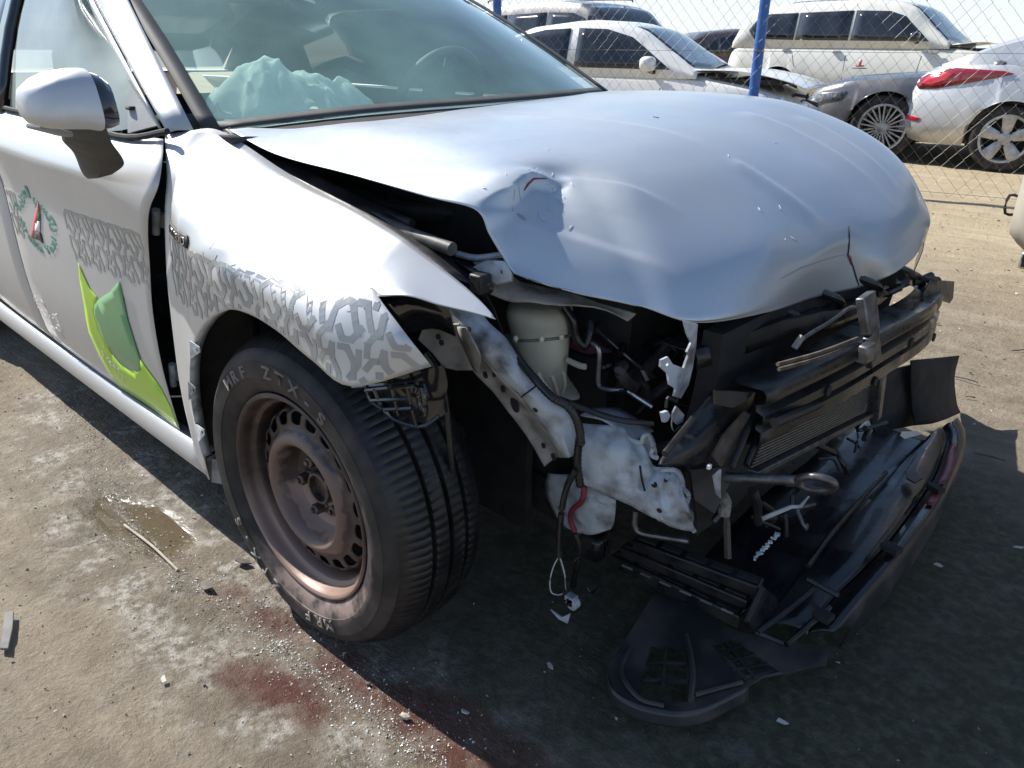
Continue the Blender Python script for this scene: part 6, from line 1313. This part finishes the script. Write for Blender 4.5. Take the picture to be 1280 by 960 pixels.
# ================================================================== DEBRIS
def chunk(name, label, cat, c, s, m_, rz=0, jag=.3, group=None, flat=1.0, sub=1):
    bm = bmesh.new(); bmesh.ops.create_icosphere(bm, subdivisions=sub, radius=1)
    for v in bm.verts:
        k_ = 1 + random.uniform(-jag, jag); v.co = V((v.co.x*s[0]*k_, v.co.y*s[1]*k_, v.co.z*s[2]*k_*flat))
    bmesh.ops.rotate(bm, verts=bm.verts, cent=(0, 0, 0), matrix=Matrix.Rotation(rz, 3, 'Z'))
    o = link(name, bm, m_, None, smooth=False); o.location = V(c) + V((0, 0, s[2]*.5)); return tag(o, label, cat, group)
def shard(name, label, c, r, m_, group=None, n=5, th=.002, tilt=.35, cat='scrap'):
    a0 = random.uniform(0, 6); pts = []
    for i in range(n):
        a = a0 + 2*math.pi*i/n + random.uniform(-.35, .35); k_ = r*random.uniform(.5, 1.2); pts.append(V((math.cos(a)*k_*1.5, math.sin(a)*k_*.8, 0)))
    bm = bmesh.new(); add_plate(bm, pts, th, normal=(0, 0, 1)); bmesh.ops.rotate(bm, verts=bm.verts, cent=(0, 0, 0), matrix=Matrix.Rotation(random.uniform(-tilt, tilt), 3, 'X') @ Matrix.Rotation(random.uniform(-tilt, tilt), 3, 'Y'))
    o = link(name, bm, m_, None, smooth=False); o.location = V(c) + V((0, 0, .006)); return tag(o, label, cat, group)
bm = bmesh.new(); add_plate(bm, [V(q) + V((0, 0, .01)) for q in ((-0.524, -1.327, 0.000), (-0.516, -1.312, 0.000), (-0.448, -1.333, 0.000), (-0.394, -1.356, 0.000), (-0.407, -1.368, 0.000), (-0.464, -1.348, 0.000))], .006, normal=(0, 0, 1))
tag(link('rubber_strip', bm, 'rubberstrip', bevel=.002), 'flat grey rubber strip lying on the sunlit dirt at the left edge', 'scrap')
chunk('stone', 'pale yellowish stone on the reddish stain in front of the tyre', 'stone', (0.308, -0.903, 0.000), (.011, .008, .007), 'stone', .4)
chunk('stone', 'dark lump on the sunlit ground close to the shadow edge by the tyre', 'stone', (0.192, -0.900, 0.000), (.006, .005, .004), 'darkstone', 1)
for q, lb in (((-0.099, -1.172, 0.000), 'white flake alone on the brown dirt at the lower left'), ((0.420, -0.621, 0.000), 'pale flake in the shadow between the tyre and the splash shield'), ((0.381, -0.822, 0.000), 'pale scrap on the shadow edge beside the red stain'), ((0.877, 0.282, 0.000), 'pale flake in the shade right of the dropped undertray'), ((0.821, -0.431, 0.000), 'white flake in the shade below the splash shield'), ((0.997, 0.500, 0.000), 'light chip on the shaded ground near the right edge')):
    shard('flake', lb, q, .008, 'paper')
shard('broken_plate', 'curled dark flake on the wet ground left of the tyre', (-0.334, -0.877, 0.000), .02, 'darkstone', None, 7, .003, .3)
shard('broken_plate', 'thin black sliver on the wet crust below the puddle', (-0.310, -0.980, 0.000), .018, 'darkstone', None, 6, .003, .3)
c0, c1 = V((-0.708, -1.005, 0.000)), V((-0.423, -0.995, 0.000)); bm = bmesh.new(); add_tube(bm, [c0 + V((0, 0, -.002)), c0.lerp(c1, .5) + V((.004, .004, .001)), c1 + V((0, 0, -.001))], .003, 6, 3)
tag(link('twig', bm, 'stone'), 'pale twig lying across the brown puddle', 'twig')
for a, b_, lb in (((0.629, 2.080, 0.000), (0.709, 2.186, 0.000), 'short dark stick on the sunlit ground at the right edge'), ((0.539, 1.603, 0.000), (0.623, 1.600, 0.000), 'thin pale stick beside the torn black air guide'), ((0.626, 1.428, 0.000), (0.655, 1.437, 0.000), 'tiny dark twig on sunlit ground just behind the dropped bumper'), ((0.771, 0.973, 0.000), (0.856, 0.985, 0.000), 'dark twig in the shade right of the red scraped bumper')):
    bm = bmesh.new(); add_tube(bm, [V(a) + V((0, 0, .006)), V(a).lerp(V(b_), .5) + V((.004, -.004, .010)), V(b_) + V((0, 0, .006))], .0025, 6, 3); tag(link('stick', bm, 'darkstone'), lb, 'stick')
# uncountable grit and crumbs of safety glass
def scatter(name, n, fn, smin, smax, mats):
    bm = bmesh.new()
    for k in range(n):
        q = fn(); s = smin + (smax-smin)*random.random()**3
        vs_ = [bm.verts.new(q + V((random.uniform(-1, 1)*s, random.uniform(-1, 1)*s, random.uniform(-.2, 1.1)*s))) for i in range(4)]
        for t_ in ((0, 1, 2), (0, 2, 3), (0, 3, 1), (1, 3, 2)): bm.faces.new([vs_[i] for i in t_]).material_index = k % len(mats)
    return tag(link(name, bm, mats, smooth=False), kind='stuff')
gb = BVHTree.FromPolygons([tuple(v.co) for v in ground.data.vertices], [tuple(p_.vertices) for p_ in ground.data.polygons])
def drop(q):
    h = gb.ray_cast(V((q.x, q.y, 1)), V((0, 0, -1))); return h[0] if h[0] else V((q.x, q.y, 0))
def along():
    i = random.random()*(len(FLOW)-1.001); k_ = int(i); q = FLOW[k_].lerp(FLOW[k_+1], i-k_); r_ = random.gauss(0, .06); a = random.uniform(0, 6.3)
    return drop(q + V((math.cos(a)*r_*1.6, math.sin(a)*r_, 0)))
scatter('glass_crumbs', 6500, along, .0009, .0038, ['glassbit', 'paper', 'glassbit', 'stone'])
scatter('grit', 3500, lambda: drop(V((random.uniform(-2.2, 1.0), random.uniform(-1.6, -.75), 0))), .001, .0055, ['stone', 'darkstone', 'stone'])
scatter('front_grit', 1600, lambda: drop(V((random.uniform(.1, 1.7), random.uniform(-1, 2.2), 0))), .001, .006, ['stone', 'darkstone', 'darkstone', 'paper'])
scatter('yard_grit', 1500, lambda: drop(V((random.uniform(-1.5, 1.8), random.uniform(1.4, 5.8), 0))), .003, .014, ['stone', 'darkstone', 'stone'])
